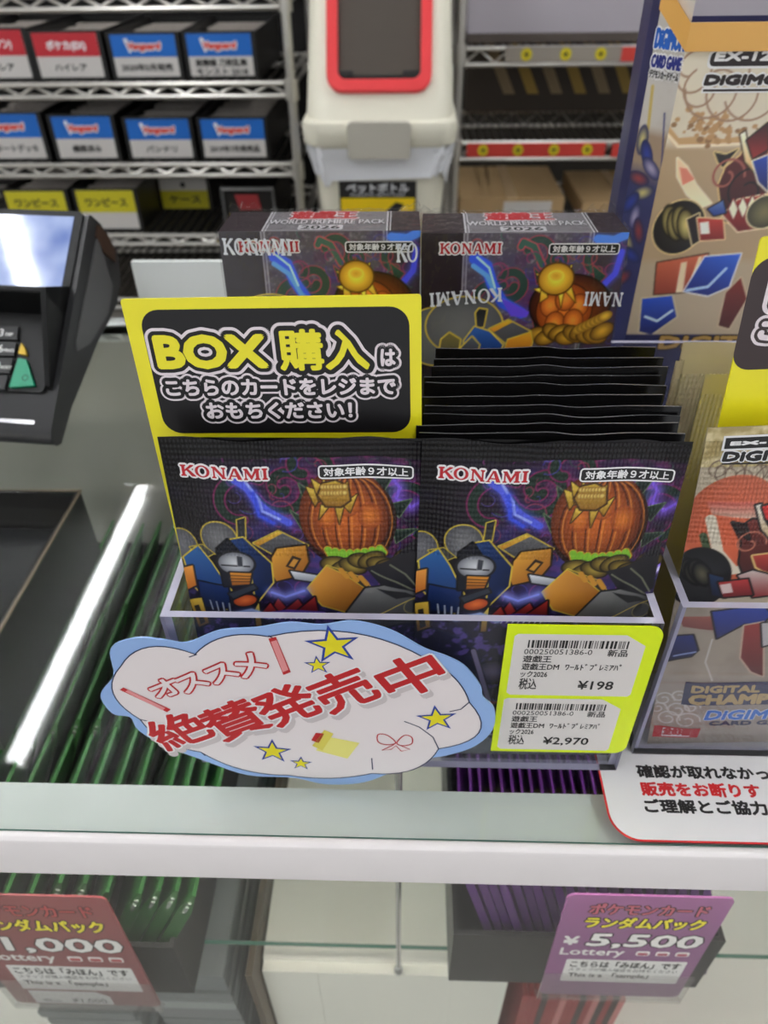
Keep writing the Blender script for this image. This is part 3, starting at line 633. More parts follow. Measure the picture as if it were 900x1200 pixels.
def carton(xa, xb, yt, yf, label, patch):
    a, b = at(xa, yf, YN-.08)[0], at(xb, yf, YN-.08)[0]; zt = atp(xa, yf, (0, YN-.08, 0), (0, 1, 0))[2]; D = .30
    t = empty('cardboard_box', ((a+b)/2, YN+.0, z3+.004)); h = zt-z3-.004
    t.location.z = z3+.005
    MB().box((-(b-a)/2, .0, 0), ((b-a)/2, D, h), m_kraft).build('carton', t, bevel=.003)
    MB().box((-(b-a)/2*.1, -.0006, h*.5), ((b-a)/2*.1, D+.0006, h+.0008), m_tape).build('tape', t)
    if patch: MB().box((-.02, -.0012, h*.35), (.10, 0, h*.85), m_lab).build('paper_label', t)
    return tag(t, label, 'cardboard box', 'brown cartons on the lower tier')
carton(541, 668, 192, 244, 'brown cardboard box with a white paper label under the red rail', True)
carton(690, 800, 205, 250, 'brown cardboard box under the rail, half hidden by the tall gold box', False)
# ================================================================== clear pack holders
m_acr = clear('acrylic', (246, 246, 249), 1.42, .03, haze=.018, hazecol=(200, 200, 215), refl=.8)
m_acre = mat('acrylic_lit_edge', (186, 184, 204), .15, spec=.6)  # paler edge faces, their lit look put into the colour
def holder(x0, x1, yf, yb, h, label, th=.0024):
    t = empty('pack_holder', ((x0+x1)/2, yf, .0002)); a = (x1-x0)/2; D = yb-yf
    MB().box((-a+th, th, 0), (a-th, D-th, .0022), m_acr, edge=m_acre, thin=2).build('base', t)
    MB().box((-a, 0, 0), (a, th, h), m_acr, edge=m_acre, thin=1).build('front_panel', t)
    MB().box((-a, D-th, 0), (a, D, h), m_acr, edge=m_acre, thin=1).build('back_panel', t)
    for s in (-1, 1): MB().box((s*a-(th if s > 0 else 0), th, 0), (s*a+(0 if s > 0 else th), D-th, h), m_acr, edge=m_acre, thin=0).build('side_panel', t)
    return tag(t, label, 'acrylic holder')
HX0, HX1, HY = -.0722, .0743, .1476
holder(HX0, HX1, HY, .326, .0755, 'clear acrylic holder full of black card packs, with the cloud sign on it')
NX0, NX1, NY = .0815, .2280, .1544
holder(NX0, NX1, NY, .330, .0752, 'clear acrylic holder of gold card packs at the right edge')
# ================================================================== the packs' printed picture
PW, PH = .0712, .1254
FL = Frame((HX0+.0024+.0032+PW/2, .1522, .0026), 0, R(5.5))          # left front pack
FR = Frame((.0369, .1518, .0026), R(1.5), R(5.5), R(-1.3))             # right front pack
def z7(*pts): return [FL.px(180+x/2.8125, 500+y/2.8125) for x, y in pts]
def pack_art(step=.00027):
    A = Print(-PW/2, PW/2, 0, PH, step, (9, 7, 10)); X, Z = A.X, A.Z
    n1, n2, n3 = A.noise(160, 1), A.noise(420, 2), A.noise(90, 3)
    c0 = z7((640, 260))[0]; d = np.hypot((X-c0[0]), (Z-c0[1])*.9)
    A.mix(np.exp(-(d/.030)**2)*(.45+1.0*n1)*.95, (74, 40, 92)); A.mix(np.exp(-(d/.024)**2)*np.clip((n2-.48)*4, 0, 1)*.85, (140, 48, 104))
    A.mix(np.exp(-(d/.034)**2)*np.clip((n3-.5)*5, 0, 1)*.75, (58, 64, 150)); low = z7((300, 560))[0][1]
    A.mix(np.clip((low+.012-Z)/.02, 0, 1)*(.4+.6*n1)*.8, (34, 34, 78)); A.mix(np.clip((low+.010-Z)/.02, 0, 1)*np.clip((n2-.52)*6, 0, 1)*.8, (120, 96, 190))
    P = lambda *q: z7(*q)
    # winding green bands with magenta rims
    for c, r0, r1, a0, a1 in (((430, 190), .0085, .001, 200, 660), ((300, 250), .010, .004, 60, 260), ((500, 130), .007, .002, -20, 250), ((800, 250), .012, .003, -60, 150)):
        cc = P(c)[0]; A.line(curl(cc, r0, r1, a0, a1), .0026, (26, 44, 36), edge=(120, 36, 84), ew=.0005)
    rs = np.random.RandomState(5)
    for k in range(70):
        p = P((rs.uniform(230, 880), rs.uniform(70, 600)))[0]; r = rs.uniform(.001, .0045); a0 = rs.uniform(0, 360)
        A.line(curl(p, r, r*rs.uniform(.2, .8), a0, a0+rs.uniform(90, 300), 12), rs.uniform(.0002, .0005), ((122, 50, 110), (70, 62, 150), (46, 78, 70), (150, 60, 84), (96, 84, 170))[k % 5], a=.75)
    # blue flames
    A.line(P((268, 165), (310, 190), (345, 235), (380, 262), (450, 300)), .0022, (84, 96, 226), glow=.0022)
    A.line(P((300, 165), (350, 225), (362, 262), (420, 288)), .0008, (160, 176, 250)); A.line(P((330, 205), (352, 275), (400, 300)), .001, (60, 80, 220), glow=.0012)
    for q in ([(790, 170), (812, 196), (800, 230), (850, 262), (884, 240)], [(815, 500), (845, 470), (870, 445), (890, 440)], [(720, 150), (770, 165), (800, 150)]):
        A.line(P(*q), .0009, (128, 92, 220), glow=.0022)
    A.line(P((820, 515), (850, 480), (885, 452)), .0012, (214, 206, 250), glow=.001)
    # dark leaf blades round the orb
    for q in ([(725, 185), (750, 150), (800, 140), (760, 205)], [(770, 250), (850, 235), (810, 290)], [(790, 330), (870, 335), (800, 372)], [(500, 290), (455, 262), (500, 330)], [(520, 205), (480, 180), (505, 245)]):
        A.poly(P(*q), (38, 56, 48), (18, 26, 24), edge=(96, 120, 88), ew=.0003)
    # the ribbed orange orb
    c = P((645, 300))[0]; rx, rz = .0128, .0150
    A.ell(c, rx*1.05, rz*1.03, (42, 16, 8)); A.ell((c[0]-.001, c[1]+.002), rx, rz*.97, (206, 104, 40), c2=(96, 40, 16))
    for k in range(-3, 4):
        q = [(c[0]+k*.0037*math.cos(t)*1.02, c[1]+rz*.95*math.sin(t)) for t in np.linspace(-1.45, 1.45, 14)]
        A.line(q, .0004, (70, 26, 10)); A.line([(p[0]+.0009, p[1]) for p in q], .0004, (236, 150, 66), a=.7)
    for u, v_ in ((.0, .006), (-.006, .002), (.006, .002)): A.ell((c[0]+u, c[1]+v_), .0034, .0042, (226, 128, 48), c2=(150, 66, 24), a=.8)
    # gold crest of spikes on top
    for q in ([(535, 250), (505, 190), (560, 205)], [(548, 235), (522, 165), (580, 200)], [(560, 230), (560, 165), (600, 205)], [(590, 225), (600, 168), (625, 210)], [(610, 230), (640, 175), (650, 225)], [(625, 245), (672, 215), (650, 270)], [(598, 240), (615, 305), (632, 235)], [(555, 245), (548, 290), (580, 250)]):
        A.poly(P(*q), (238, 206, 84), (150, 104, 26), edge=(60, 36, 10), ew=.0003)
    A.poly(P((545, 215), (560, 180), (600, 172), (640, 190), (648, 232), (620, 250), (570, 248)), (212, 176, 66), (146, 102, 34), edge=(70, 44, 12))
    for k in range(16): A.ell(P((560+6*(k % 8)*1.7, 190+12*(k//8)*1.6))[0], .0009, .0009, (240, 216, 120), c2=(150, 104, 40))
    # a zig-zag green band and yellow ruffle below
    zz = P(*[(578+12*i, (385, 404)[i % 2]+10*math.sin(i/4)) for i in range(16)])
    A.line(zz, .0030, (74, 34, 12)); A.line(zz, .0020, (130, 190, 52), edge=(210, 150, 50), ew=.0003)
    for k in range(9):
        q = P((600+30*k, 432+14*math.sin(k*1.3)))[0]; A.ell(q, .0040, .0026, (170, 146, 62), rot=.5*math.sin(k*2), c2=(66, 52, 22), edge=(30, 24, 12), ew=.0003)
    # dark cloak-like folds at right
    for q in ([(700, 445), (790, 420), (870, 360), (880, 520), (800, 560)],): A.poly(P(*q), (44, 42, 46), (20, 20, 26))
    for q in ([(720, 455), (800, 500), (860, 540)], [(780, 440), (830, 480), (870, 530)]): A.line(P(*q), .0005, (110, 112, 92))
    # machine blocks, all flat panels with yellow rims
    ye = (206, 180, 62); dk = (30, 30, 34)
    A.ell(P((95, 385))[0], .0046, .0052, (112, 112, 116), c2=(78, 78, 84), edge=ye, ew=.0004); A.ell(P((222, 352))[0], .0052, .0056, (120, 120, 122), c2=(82, 82, 86), edge=ye, ew=.0004)
    A.poly(P((280, 290), (305, 282), (308, 345), (285, 350)), dk, (60, 60, 64), edge=ye, ew=.0004)
    A.poly(P((120, 395), (165, 378), (205, 400), (170, 425)), (64, 64, 60), edge=ye, ew=.0003)
    A.poly(P((335, 362), (415, 325), (512, 372), (400, 400)), (104, 104, 106), (66, 66, 70), edge=ye, ew=.0004)
    A.poly(P((335, 362), (415, 325), (430, 332), (352, 372)), (226, 186, 66), (190, 130, 40))
    A.poly(P((395, 412), (412, 382), (505, 372), (514, 425), (488, 470), (410, 488), (398, 470)), (222, 160, 60), (154, 92, 30), d=(1, -1), edge=(40, 28, 14))
    A.poly(P((440, 440), (462, 405), (492, 415), (470, 452)), (44, 32, 24)); A.poly(P((450, 438), (466, 415), (482, 420), (467, 443)), (200, 140, 54))
    A.poly(P((455, 455), (545, 470), (540, 492), (470, 482)), (226, 228, 232), (130, 134, 142), edge=dk)
    A.poly(P((100, 430), (150, 386), (196, 432), (262, 520), (246, 580), (180, 560), (130, 520)), (44, 96, 158), (16, 34, 82), d=(.3, -1), edge=ye, ew=.0005)
    A.poly(P((150, 505), (252, 505), (258, 575), (160, 590)), (22, 44, 96), (12, 22, 52), edge=(12, 14, 24))
    A.poly(P((248, 355), (300, 345), (392, 430), (398, 492), (345, 560), (330, 470), (280, 395)), (30, 62, 118), (14, 26, 62), d=(1, -.5), edge=ye, ew=.0005)
    A.poly(P((215, 385), (250, 352), (330, 440), (300, 500), (240, 505)), (22, 24, 34), edge=(10, 10, 16))
    A.poly(P((98, 465), (130, 455), (142, 520), (110, 538)), (232, 156, 66), (176, 96, 34), edge=dk)
    A.ell(P((278, 430))[0], .0052, .0040, (208, 210, 214), c2=(110, 112, 120), edge=dk); A.line(P((232, 436), (322, 440)), .0005, dk); A.poly(P((280, 405), (298, 408), (300, 440), (284, 438)), (60, 62, 70), edge=(170, 172, 176), ew=.0002)
    A.poly(P((258, 460), (328, 462), (322, 498), (266, 502)), (214, 140, 48), (150, 84, 30), edge=dk)
    for k in range(3): A.line(P((262, 470+10*k), (326, 472+9*k)), .0003, (60, 40, 20))
    A.ell(P((308, 552))[0], .0036, .0021, (224, 112, 56), rot=.25, c2=(170, 66, 34), edge=dk)
    A.poly(P((255, 530), (335, 500), (345, 512), (270, 545)), (52, 56, 66), edge=dk)
    A.poly(P((118, 570), (160, 560), (185, 640), (150, 660)), (222, 184, 66), (120, 84, 24), edge=dk); A.poly(P((134, 590), (150, 584), (172, 640), (156, 650)), (40, 36, 30))
    for k in range(4): A.line(P((190+22*k, 562), (200+20*k, 590)), .0005, (150, 156, 170))
    A.poly(P((338, 585), (352, 560), (362, 640), (345, 640)), (230, 204, 90), (140, 100, 30), edge=dk)
    A.poly(P((512, 512), (575, 438), (650, 470), (700, 512), (640, 590), (560, 568)), (216, 150, 60), (150, 92, 34), d=(1, -.4), edge=ye, ew=.0004)
    A.poly(P((575, 438), (690, 478), (720, 512), (700, 512), (640, 470)), (66, 56, 46), (40, 36, 34), edge=ye, ew=.0003)
    for k in range(3): A.line(P((620+32*k, 452+12*k), (640+32*k, 474+12*k)), .0016, (196, 138, 50))
    A.poly(P((700, 512), (760, 505), (870, 548), (872, 640), (745, 640), (640, 590)), (120, 120, 118), (58, 58, 62), d=(.5, -1), edge=dk)
    A.poly(P((735, 512), (830, 540), (868, 560), (800, 556)), (40, 40, 42))
    A.line(P((740, 600), (800, 580), (872, 560)), .0004, (206, 180, 90)); A.ell(P((855, 590))[0], .0026, .0026, (76, 76, 76), edge=(150, 140, 90), ew=.0003)
    # red fins and violet scales at the foot
    for q in ([(385, 600), (415, 545), (450, 585)], [(430, 590), (480, 548), (505, 580)], [(480, 585), (535, 540), (545, 590)], [(360, 595), (390, 560), (420, 600)]): A.poly(P(*q), (178, 52, 44), (94, 24, 30), edge=(26, 14, 24))
    A.line(P((380, 602), (450, 594), (560, 600)), .0030, (92, 66, 160)); 
    for k in range(9): A.line(P((385+18*k, 612), (392+18*k, 594)), .0005, (214, 206, 240))
    A.line(P((255, 600), (330, 585), (390, 606)), .0016, (150, 170, 220), glow=.0012); A.line(P((395, 525), (440, 540), (500, 520)), .0008, (140, 150, 240), glow=.002)
    # lower part, behind the clear front: grey-violet coils, a red word block and a dark foot band
    for k in range(7):
        q = FL.px(330+26*k-(0 if k < 4 else 30), 775+14*math.sin(k*1.4)+8*(k % 3)); A.ell(q, .0062, .0048, (128, 116, 150), rot=.6*k, c2=(46, 42, 58), edge=(22, 20, 28))
    for k in range(4): A.line([FL.px(300+45*k+12*t, 750+22*t) for t in range(4)], .0016, (150, 138, 170), edge=(36, 30, 44))
    A.mix(((Z < .030) & (Z > .018))*np.clip((A.noise(300, 9)-.45)*6, 0, 1)*.85, (176, 52, 50)); A.mix((Z < .0135)*1.0, (74, 80, 84)); A.mix((np.abs(Z-.0138) < .0005)*1.0, (150, 152, 158)); A.mix((Z < .0125)*np.clip((n2-.5)*3, 0, 1), (116, 122, 126))
    k = Z > PH-.0055; A.mix(k*.9, (12, 11, 12))
    return A
def bulge(x, z, W=PW, H=PH, amp=.0030, top=.034):
    u = max(0, 1-abs(x)/(W/2)); k = min(1, u*2.6); k = k*k*(3-2*k)
    zz = max(0, min(1, (H-z)/top)); zb = max(0, min(1, z/.012)); k *= (.18+.82*zz*zz*(3-2*zz))*zb
    ripple = .00035*math.sin(x*150+1)*(max(0, (z-H+.03)/.03)) + .0005*math.exp(-((x+.004)/.004)**2)*max(0, (z-H+.03)/.03)
    return amp*k+ripple
m_pprint = printed('pack_foil', .34, .0, .35, crimp=(PH-.037, PH), coat=.08)
m_pblack = mat('pack_black_foil', (15, 14, 15), .28, .2)
m_kred = mat('maker_red', (188, 26, 38), .45); m_kwhite = mat('maker_white', (240, 238, 238), .45); m_agek = mat('age_black', (18, 16, 18), .4)
def age_box(mb, x, z, w, h, T, d=1):
    g = h*.1; plate(mb, x+g*.8, z+g*.8, x+w-g*.8, z+h-g*.8, m_agek, T, d); P = rrect(x+g/2, z+g/2, x+w-g/2, z+h-g/2, h*.22, 4); Q = []
    for i in range(len(P)):
        a, b = np.array(P[i]), np.array(P[(i+1) % len(P)]); k = max(1, int(np.linalg.norm(b-a)/.0012)); Q += [tuple(a+(b-a)*j/k) for j in range(k)]
    stripe(mb, Q, g*1.1, m_kwhite, T, d+1, closed=True); write(mb, '対象年齢９才以上', x+w/2, z+h*.27, h*.46, m_kwhite, T, d+2, w=w*.88, bold=h*.02, align='c')
def back_sheet(mb, W, H, m, T, amp=.0018):
    pts = [(-W/2, 0), (W/2, 0), (W/2, H), (-W/2, H)]
    xs, zs = np.linspace(-W/2, W/2, 9), np.linspace(0, H, 9)
    v = [(x, amp*max(0, 1-(2*x/W)**2)*max(0, 1-(2*z/H-1)**4)+.0002, z) for z in zs for x in xs]
    mb.add([T(*p) for p in v] if T else v, [(j*9+i, (j+1)*9+i, (j+1)*9+i+1, j*9+i+1) for j in range(8) for i in range(8)], m, True)
PA = pack_art()
def front_pack(name):
    mb = MB(); TP = lambda x, z, d: (x, -bulge(x, z)-d*.00007-(.00006 if d else 0), z+(.0007*math.sin(x*120)+.0004*math.sin(x*260+2))*(z/PH)**6)
    PA.grid(mb, m_pprint, TP); ink = PA.ink()
    back_sheet(mb, PW, PH, m_pblack, None)
    a = z7((92, 158))[0]; b = z7((386, 150))[0]; cap = z7((240, 122))[0][1]-z7((240, 158))[0][1]
    for d, mm, g in ((1, m_kwhite, .00055), (3, m_kred, 0)): capitals(mb, 'KONAMI', a[0], a[1]-.0002, b[0]-a[0], cap, mm, TP, d, rot=0, grow=g)
    p, q = z7((545, 162), (858, 118)); age_box(mb, p[0], p[1]-.0002, q[0]-p[0], (q[1]-p[1])*.92, TP)
    return mb.build(name, ink=ink, angle=60)
fp = front_pack('card_pack'); FL.place(fp)
tag(fp, 'black foil card pack standing at the front left of the holder, under the yellow card', 'card pack', 'black card packs in the clear holder')
f2 = fp.copy(); COL.objects.link(f2); FR.place(f2); tag(f2, 'black foil card pack standing at the front right of the holder, picture fully shown', 'card pack', 'black card packs in the clear holder')
# the black packs queued behind the right one: only their sealed tops show
m_pqueue = mat('pack_queue_foil', (17, 16, 17), .27, .15); nt_ = m_pqueue.node_tree; _crimp(nt_, nt_.nodes['Principled BSDF'], PH-.037, PH-.006, .0011, .5)
m_qprint = mat('pack_queue_print', (40, 34, 58), .35, noise=(260, .6))
def queue_pack(seed):
    rs = np.random.RandomState(seed); a1, a2, p1 = rs.uniform(.0002, .0006), rs.uniform(.00008, .0002), rs.uniform(0, 6)
    lean = rs.uniform(-.0006, .0006)
    top = lambda x: a1*math.sin(x*95+p1)+a2*math.sin(x*210+p1*2)+.0009*math.exp(-((x+.002)/.006)**2)
    mb = MB(); xs = np.linspace(-PW/2, PW/2, 41); zs = list(np.linspace(0, PH-.036, 10))+list(np.linspace(PH-.034, PH, 12))
    fold = lambda x, z: -bulge(x, z, amp=.0022)-.0011*math.sin(x*95+p1)*max(0, (z-PH+.03)/.03)
    v = [(x, fold(x, z), z+top(x)*(z/PH)**5) for z in zs for x in xs]; n = len(xs)
    mb.add(v, [(j*n+i, j*n+i+1, (j+1)*n+i+1, (j+1)*n+i) for j in range(len(zs)-1) for i in range(n-1)], m_pqueue, True)
    v2 = [(x, fold(x, z)+.0006+.0016*max(0, 1-(2*x/PW)**2)*max(0, 1-(2*z/PH-1)**4), z+top(x)*(z/PH)**5) for z in zs for x in xs]
    mb.add(v2, [(j*n+i, (j+1)*n+i, (j+1)*n+i+1, j*n+i+1) for j in range(len(zs)-1) for i in range(n-1)], m_pqueue, True)
    k = (len(zs)-1)*n; m_ = len(v)
    o = len(mb.v)-2*m_
    mb.f += [(o+k+i, o+k+i+1, o+m_+k+i+1, o+m_+k+i) for i in range(n-1)]; mb.fm += [mb.mi(m_pqedge)]*(n-1); mb.fs += [False]*(n-1)
    return mb.build('card_pack', angle=60)
m_pqedge = mat('pack_edge_glint', (120, 120, 122), .25, .6)  # pale top edge paints the glint line along each queued pack
ords = ['directly behind the front right pack', 'third from the front', 'fourth from the front', 'fifth from the front', 'sixth from the front', 'seventh from the front', 'eighth from the front', 'third from the back', 'second from the back', 'farthest back, before the boxed packs']
for i, (y, xr) in enumerate(zip((508, 497, 487, 476, 464, 450, 441, 430, 420, 408), (802, 797, 796, 794, 779, 778, 777, 779, 776, 774))):
    dz = random.uniform(-.0015, .0015)
    P = atz(640, y, .1262+dz); xr_ = atz(xr, y, .126)[0]
    F = Frame((xr_-PW/2+.0, P[1]-PH*math.sin(R(7)), P[2]-PH*math.cos(R(7))), R(random.uniform(-.6, 1.0)), R(7), R(random.uniform(-.5, .4)))
    o = F.place(queue_pack(i+3)); tag(o, 'black foil card pack in the right column, '+ords[i], 'card pack', 'black card packs in the clear holder')
# ================================================================== the yellow sign cards
m_fyel = mat('sign_card_yellow', (246, 234, 30), .4, coat=.25); m_fblk = mat('sign_card_black', (24, 22, 24), .45, spec=.35, coat=.1); m_fwht = mat('sign_card_white', (240, 228, 232), .4)
def ringed(mb, text, x, z, h, w, T, fill, r_out, r_in, bold, d0=2, align='c'):
    write(mb, text, x, z, h, m_fwht, T, d0, w=w, bold=r_out, align=align, n=14, rings=2)
    write(mb, text, x, z, h, m_fblk, T, d0+1, w=w, bold=r_in, align=align, n=12, rings=2)
    write(mb, text, x, z, h, fill, T, d0+2, w=w, bold=bold, align=align, n=8)
CW = .0755
CF = Frame((-.0702+CW/2+.0012, .1640, .0026), R(-1.0), R(4.0), R(1.3)); CH = CF.px(318, 348)[1]
cd = MB(); Tc = flatT(0)
cd.prism(rrect(-CW/2, 0, CW/2, CH, .0008, 2), 0, .0006, m_fyel)
b0, b1 = CF.px(168, 500), CF.px(482, 362)
bz0 = CF.px(330, 507)[1]; bz1 = CF.px(320, 361)[1]; bx0 = -CW/2+.0040; bx1 = CW/2-.0030
shape(cd, rrect(bx0, bz0, bx1, bz1, .0050, 7), m_fblk, Tc, 1)
def cpx(x, y): return CF.px(130+x*380/900, 330+y*380/900)
# layered so that every white halo lies under every black one
lines = [('BOX', (132, 238), (440, 0), 128, m_fyel, .0025, .0017, .00065), ('購入', (468, 236), (722, 0), 128, m_fyel, .0025, .0017, .00036), ('は', (745, 240), (795, 0), 190, m_fwht, .0018, .0012, .00022),
         ('こちらのカードをレジまで', (154, 322), (796, 0), 276, m_fwht, .0018, .00125, .00022), ('おもちください！', (266, 385), (676, 0), 340, m_fwht, .0018, .00125, .00022)]
for step in range(3):
    for text, (ax, az), (bx_, _), topy, fill, ro, ri, bo in lines:
        p, q, t_ = cpx(ax, az), cpx(bx_, az), cpx(ax, topy); h = (t_[1]-p[1])*.80; z = p[1]+(.0006 if fill is m_fwht else 0)
        mm, b, nn = ((m_fwht, ro, 16), (m_fblk, ri, 14), (fill, bo, 8))[step]
        write(cd, text, p[0]+.0006, z+(h*.10 if fill is m_fwht else .0002), h, mm, Tc, 2+step, w=(q[0]-p[0])-.0012, bold=b, n=nn, rings=1 if step == 2 else 2, res=3)
CF.place(cd.build('sign_card')); tag(bpy.data.objects['sign_card'], 'yellow and black sign card telling customers to take the card to the till', 'sign')
# second sign card, at the right edge
DF = Frame((NX0+.0024+.0006+.072/2, .1725, .0026), R(0), R(4.0), 0)
_a, _b = DF.px(890, 279), DF.px(797, 690)
DF = Frame((NX0+.0024+.0006+.072/2, .1725, .0026), R(0), R(4.0), math.atan2(_b[0]-_a[0], _a[1]-_b[1])); DH = DF.px(893, 278)[1]
d2 = MB(); dl = min(DF.px(890, 279)[0], DF.px(795, 697)[0]); DW = .074
dl = (DF.px(890, 279)[0]+DF.px(800, 690)[0])/2
d2.prism(rrect(dl, 0, dl+DW, DH, .0008, 2), 0, .0006, m_fyel)
q0, q1 = DF.px(859, 434), DF.px(881, 302); ql = (q0[0]+q1[0])/2
shape(d2, rrect(ql, q0[1], dl+DW-.004, q1[1], .0050, 7), mat('sign_card_brown', (52, 34, 34), .4, coat=.25), Tc, 1)
_fb = m_fblk; m_fblk = _M['sign_card_brown']
s0_, s1_ = DF.px(886, 358), DF.px(893, 318); 
ringed(d2, 'BOX購入は', s0_[0]+.0042, s0_[1], (s1_[1]-s0_[1])*.9, .052, Tc, m_fyel, .0027, .0016, .0007, align='l')
s0_, s1_ = DF.px(881, 396), DF.px(886, 376)
ringed(d2, 'こちらのカードを', s0_[0]+.0016, s0_[1]-.0002, (s1_[1]-s0_[1])*.95, .058, Tc, m_fwht, .0021, .0013, .0005, align='l')
m_fblk = _fb
DF.place(d2.build('sign_card')); tag(bpy.data.objects['sign_card.001'], 'yellow and dark brown sign card cut off by the right picture edge', 'sign')
# ================================================================== the cloud sign and the price board on the holder's front
BF = Frame(((HX0+HX1)/2, HY-.0008, .0000), 0, 0)
def blob(pts, n=9):
    """closed smooth outline through the points"""
    P = [np.array(p, float) for p in pts]; o = []; m = len(P)
    for i in range(m):
        a, b, c, d = P[i-1], P[i], P[(i+1) % m], P[(i+2) % m]
        for k in range(n):
            t = k/n; o.append(.5*((2*b)+(-a+c)*t+(2*a-5*b+4*c-d)*t*t+(-a+3*b-3*c+d)*t**3))
    return [tuple(p) for p in o]
def arcs(pts, bulge_=.25, n=8):
    """scalloped outline: an outward arc between each two neighbouring notch points (given clockwise as seen)"""
    o = []; m = len(pts)
    for i in range(m):
        a, b = np.array(pts[i], float), np.array(pts[(i+1) % m], float); t = b-a; L = np.linalg.norm(t); nrm = np.array([-t[1], t[0]])/L
        h = bulge_[i]*L if hasattr(bulge_, '__len__') else bulge_*L
        for k in range(n): u = k/n; o.append(tuple(a+t*u+nrm*h*4*u*(1-u)))
    return o
CLF = Frame((-.030, HY-.0062, .0006), R(-1.0), R(1.8))
def zc(*pts): return [CLF.px(110+x*490/900, 700+y*230/422) for x, y in pts]
notches = zc((45, 190), (40, 110), (215, 98), (375, 75), (560, 52), (716, 128), (818, 190), (862, 255), (745, 338), (600, 395), (430, 402), (240, 352), (82, 262))
cl_out = blob(zc((14, 210), (42, 168), (36, 110), (90, 88), (150, 92), (200, 98), (270, 72), (350, 66), (420, 55), (490, 60), (560, 52), (640, 72), (710, 110), (760, 128), (800, 150), (832, 190), (838, 215), (862, 240), (858, 285), (820, 320), (760, 340), (700, 350), (650, 372), (580, 398), (500, 402), (430, 388), (330, 382), (240, 352), (150, 318), (95, 285), (78, 258), (40, 250)), 5)
cl_in = arcs(zc((102, 265), (62, 208), (60, 150), (222, 125), (378, 82), (540, 62), (716, 132), (808, 195), (800, 290), (742, 342), (598, 372), (420, 392), (232, 335)), (.16, .12, .30, .17, .17, .16, .16, .10, .42, .0, .22, .16, .16), 8)
cl_in = arcs(zc((100, 262), (58, 148), (218, 122), (376, 84), (716, 132), (808, 225), (742, 325), (598, 378), (420, 382), (230, 332)), (.22, .24, .16, .14, .10, .34, .20, .08, .12, .16), 10)
m_cblue = mat('cloud_blue', (150, 184, 236), .35, coat=.4); m_cwhite = mat('cloud_white', (238, 228, 228), .35, coat=.4); m_navy = mat('navy_ink', (24, 32, 76), .5); m_cred = mat('cloud_red', (196, 28, 34), .45); m_shad = mat('print_grey', (206, 196, 196), .5)
cs_ = MB(); Tq = flatT(0)
cs_.prism(cl_out, 0, .0006, m_cblue)
shape(cs_, cl_in, m_cwhite, Tq, 1); stripe(cs_, cl_in, .0004, m_navy, Tq, 2, closed=True)
for q in (((222, 122), (205, 128)), ((376, 82), (395, 92)), ((716, 132), (712, 146)), ((808, 225), (790, 240), (766, 245)), ((600, 370), (598, 345)), ((742, 325), (730, 300), (700, 278), (668, 266)), ((232, 333), (240, 340)), ((100, 262), (118, 266))): stripe(cs_, zc(*q), .0004, m_navy, Tq, 2)
def star(cx, cy, r, rot, d=3):
    c = zc((cx, cy))[0]; r *= .000125
    for k, (mm, q) in enumerate(((mat('star_blue', (36, 64, 160), .5), 1.0), (mat('star_yellow', (238, 224, 26), .5), .74))):
        P = [(c[0]+q*r*(1 if i % 2 == 0 else .40)*math.cos(R(90+rot+36*i)), c[1]+q*r*(1 if i % 2 == 0 else .40)*math.sin(R(90+rot+36*i))) for i in range(10)]
        shape(cs_, P, mm, Tq, d+k)
star(515, 102, 68, 8); star(482, 145, 34, 4); star(738, 260, 54, 8); star(385, 330, 54, -4); star(446, 356, 32, -4)
def slanted(text, p, q, top, m, bold, d, n=10, rings=1):
    a, b, t = zc(p, q, top); L = math.hypot(b[0]-a[0], b[1]-a[1]); rot = math.atan2(b[1]-a[1], b[0]-a[0])
    h = abs((t[0]-a[0])*-math.sin(rot)+(t[1]-a[1])*math.cos(rot)); write(cs_, text, a[0], a[1], h*.82, m, Tq, d, w=L, bold=bold, rot=rot, n=n, rings=rings, res=3)
def each(text, boxes, m, bold, d, halo=None):
    for ch, (p, q, top) in zip(text, boxes): slanted(ch, p, q, top, m, bold, d, rings=2 if bold > .0009 else 1)
big = [('絶', (158, 326), (262, 290), (140, 256)), ('賛', (276, 306), (384, 268), (256, 232)), ('発', (388, 276), (496, 236), (364, 200)), ('売', (508, 246), (618, 206), (484, 168)), ('中', (648, 216), (766, 174), (624, 138))]
for ch, p, q, t_ in big: slanted(ch, (p[0]+8, p[1]+9), (q[0]+8, q[1]+9), (t_[0]+8, t_[1]+9), m_shad, .0011, 3)
for ch, p, q, t_ in big: slanted(ch, p, q, t_, m_kwhite, .0011, 4)
for ch, p, q, t_ in big: slanted(ch, p, q, t_, m_cred, .00045, 5)
sm = [('オ', (142, 218), (196, 197), (128, 178)), ('ス', (200, 205), (250, 184), (186, 162)), ('ス', (262, 186), (314, 164), (246, 143)), ('メ', (322, 172), (378, 150), (306, 122))]
for ch, p, q, t_ in sm: slanted(ch, p, q, t_, m_cred, .00085, 3)
for ch, p, q, t_ in sm: slanted(ch, p, q, t_, m_cwhite, .00026, 4)
for q in ([(56, 198), (64, 193), (166, 240), (158, 246)], [(376, 88), (392, 84), (424, 160), (408, 166)]):
    P = zc(*q); shape(cs_, P, m_cred, Tq, 3)
    c = np.mean(P, 0); shape(cs_, [tuple(c+(np.array(p)-c)*np.array([.78, .84])) for p in P], mat('cloud_pink', (232, 150, 150), .5), Tq, 4)
m_gy = mat('gift_yellow', (240, 232, 130), .5)
shape(cs_, zc((478, 328), (500, 298), (572, 312), (546, 346)), m_gy, Tq, 3); shape(cs_, zc((470, 318), (496, 284), (516, 292), (492, 328)), mat('gift_yellow_dark', (226, 212, 90), .5), Tq, 4)
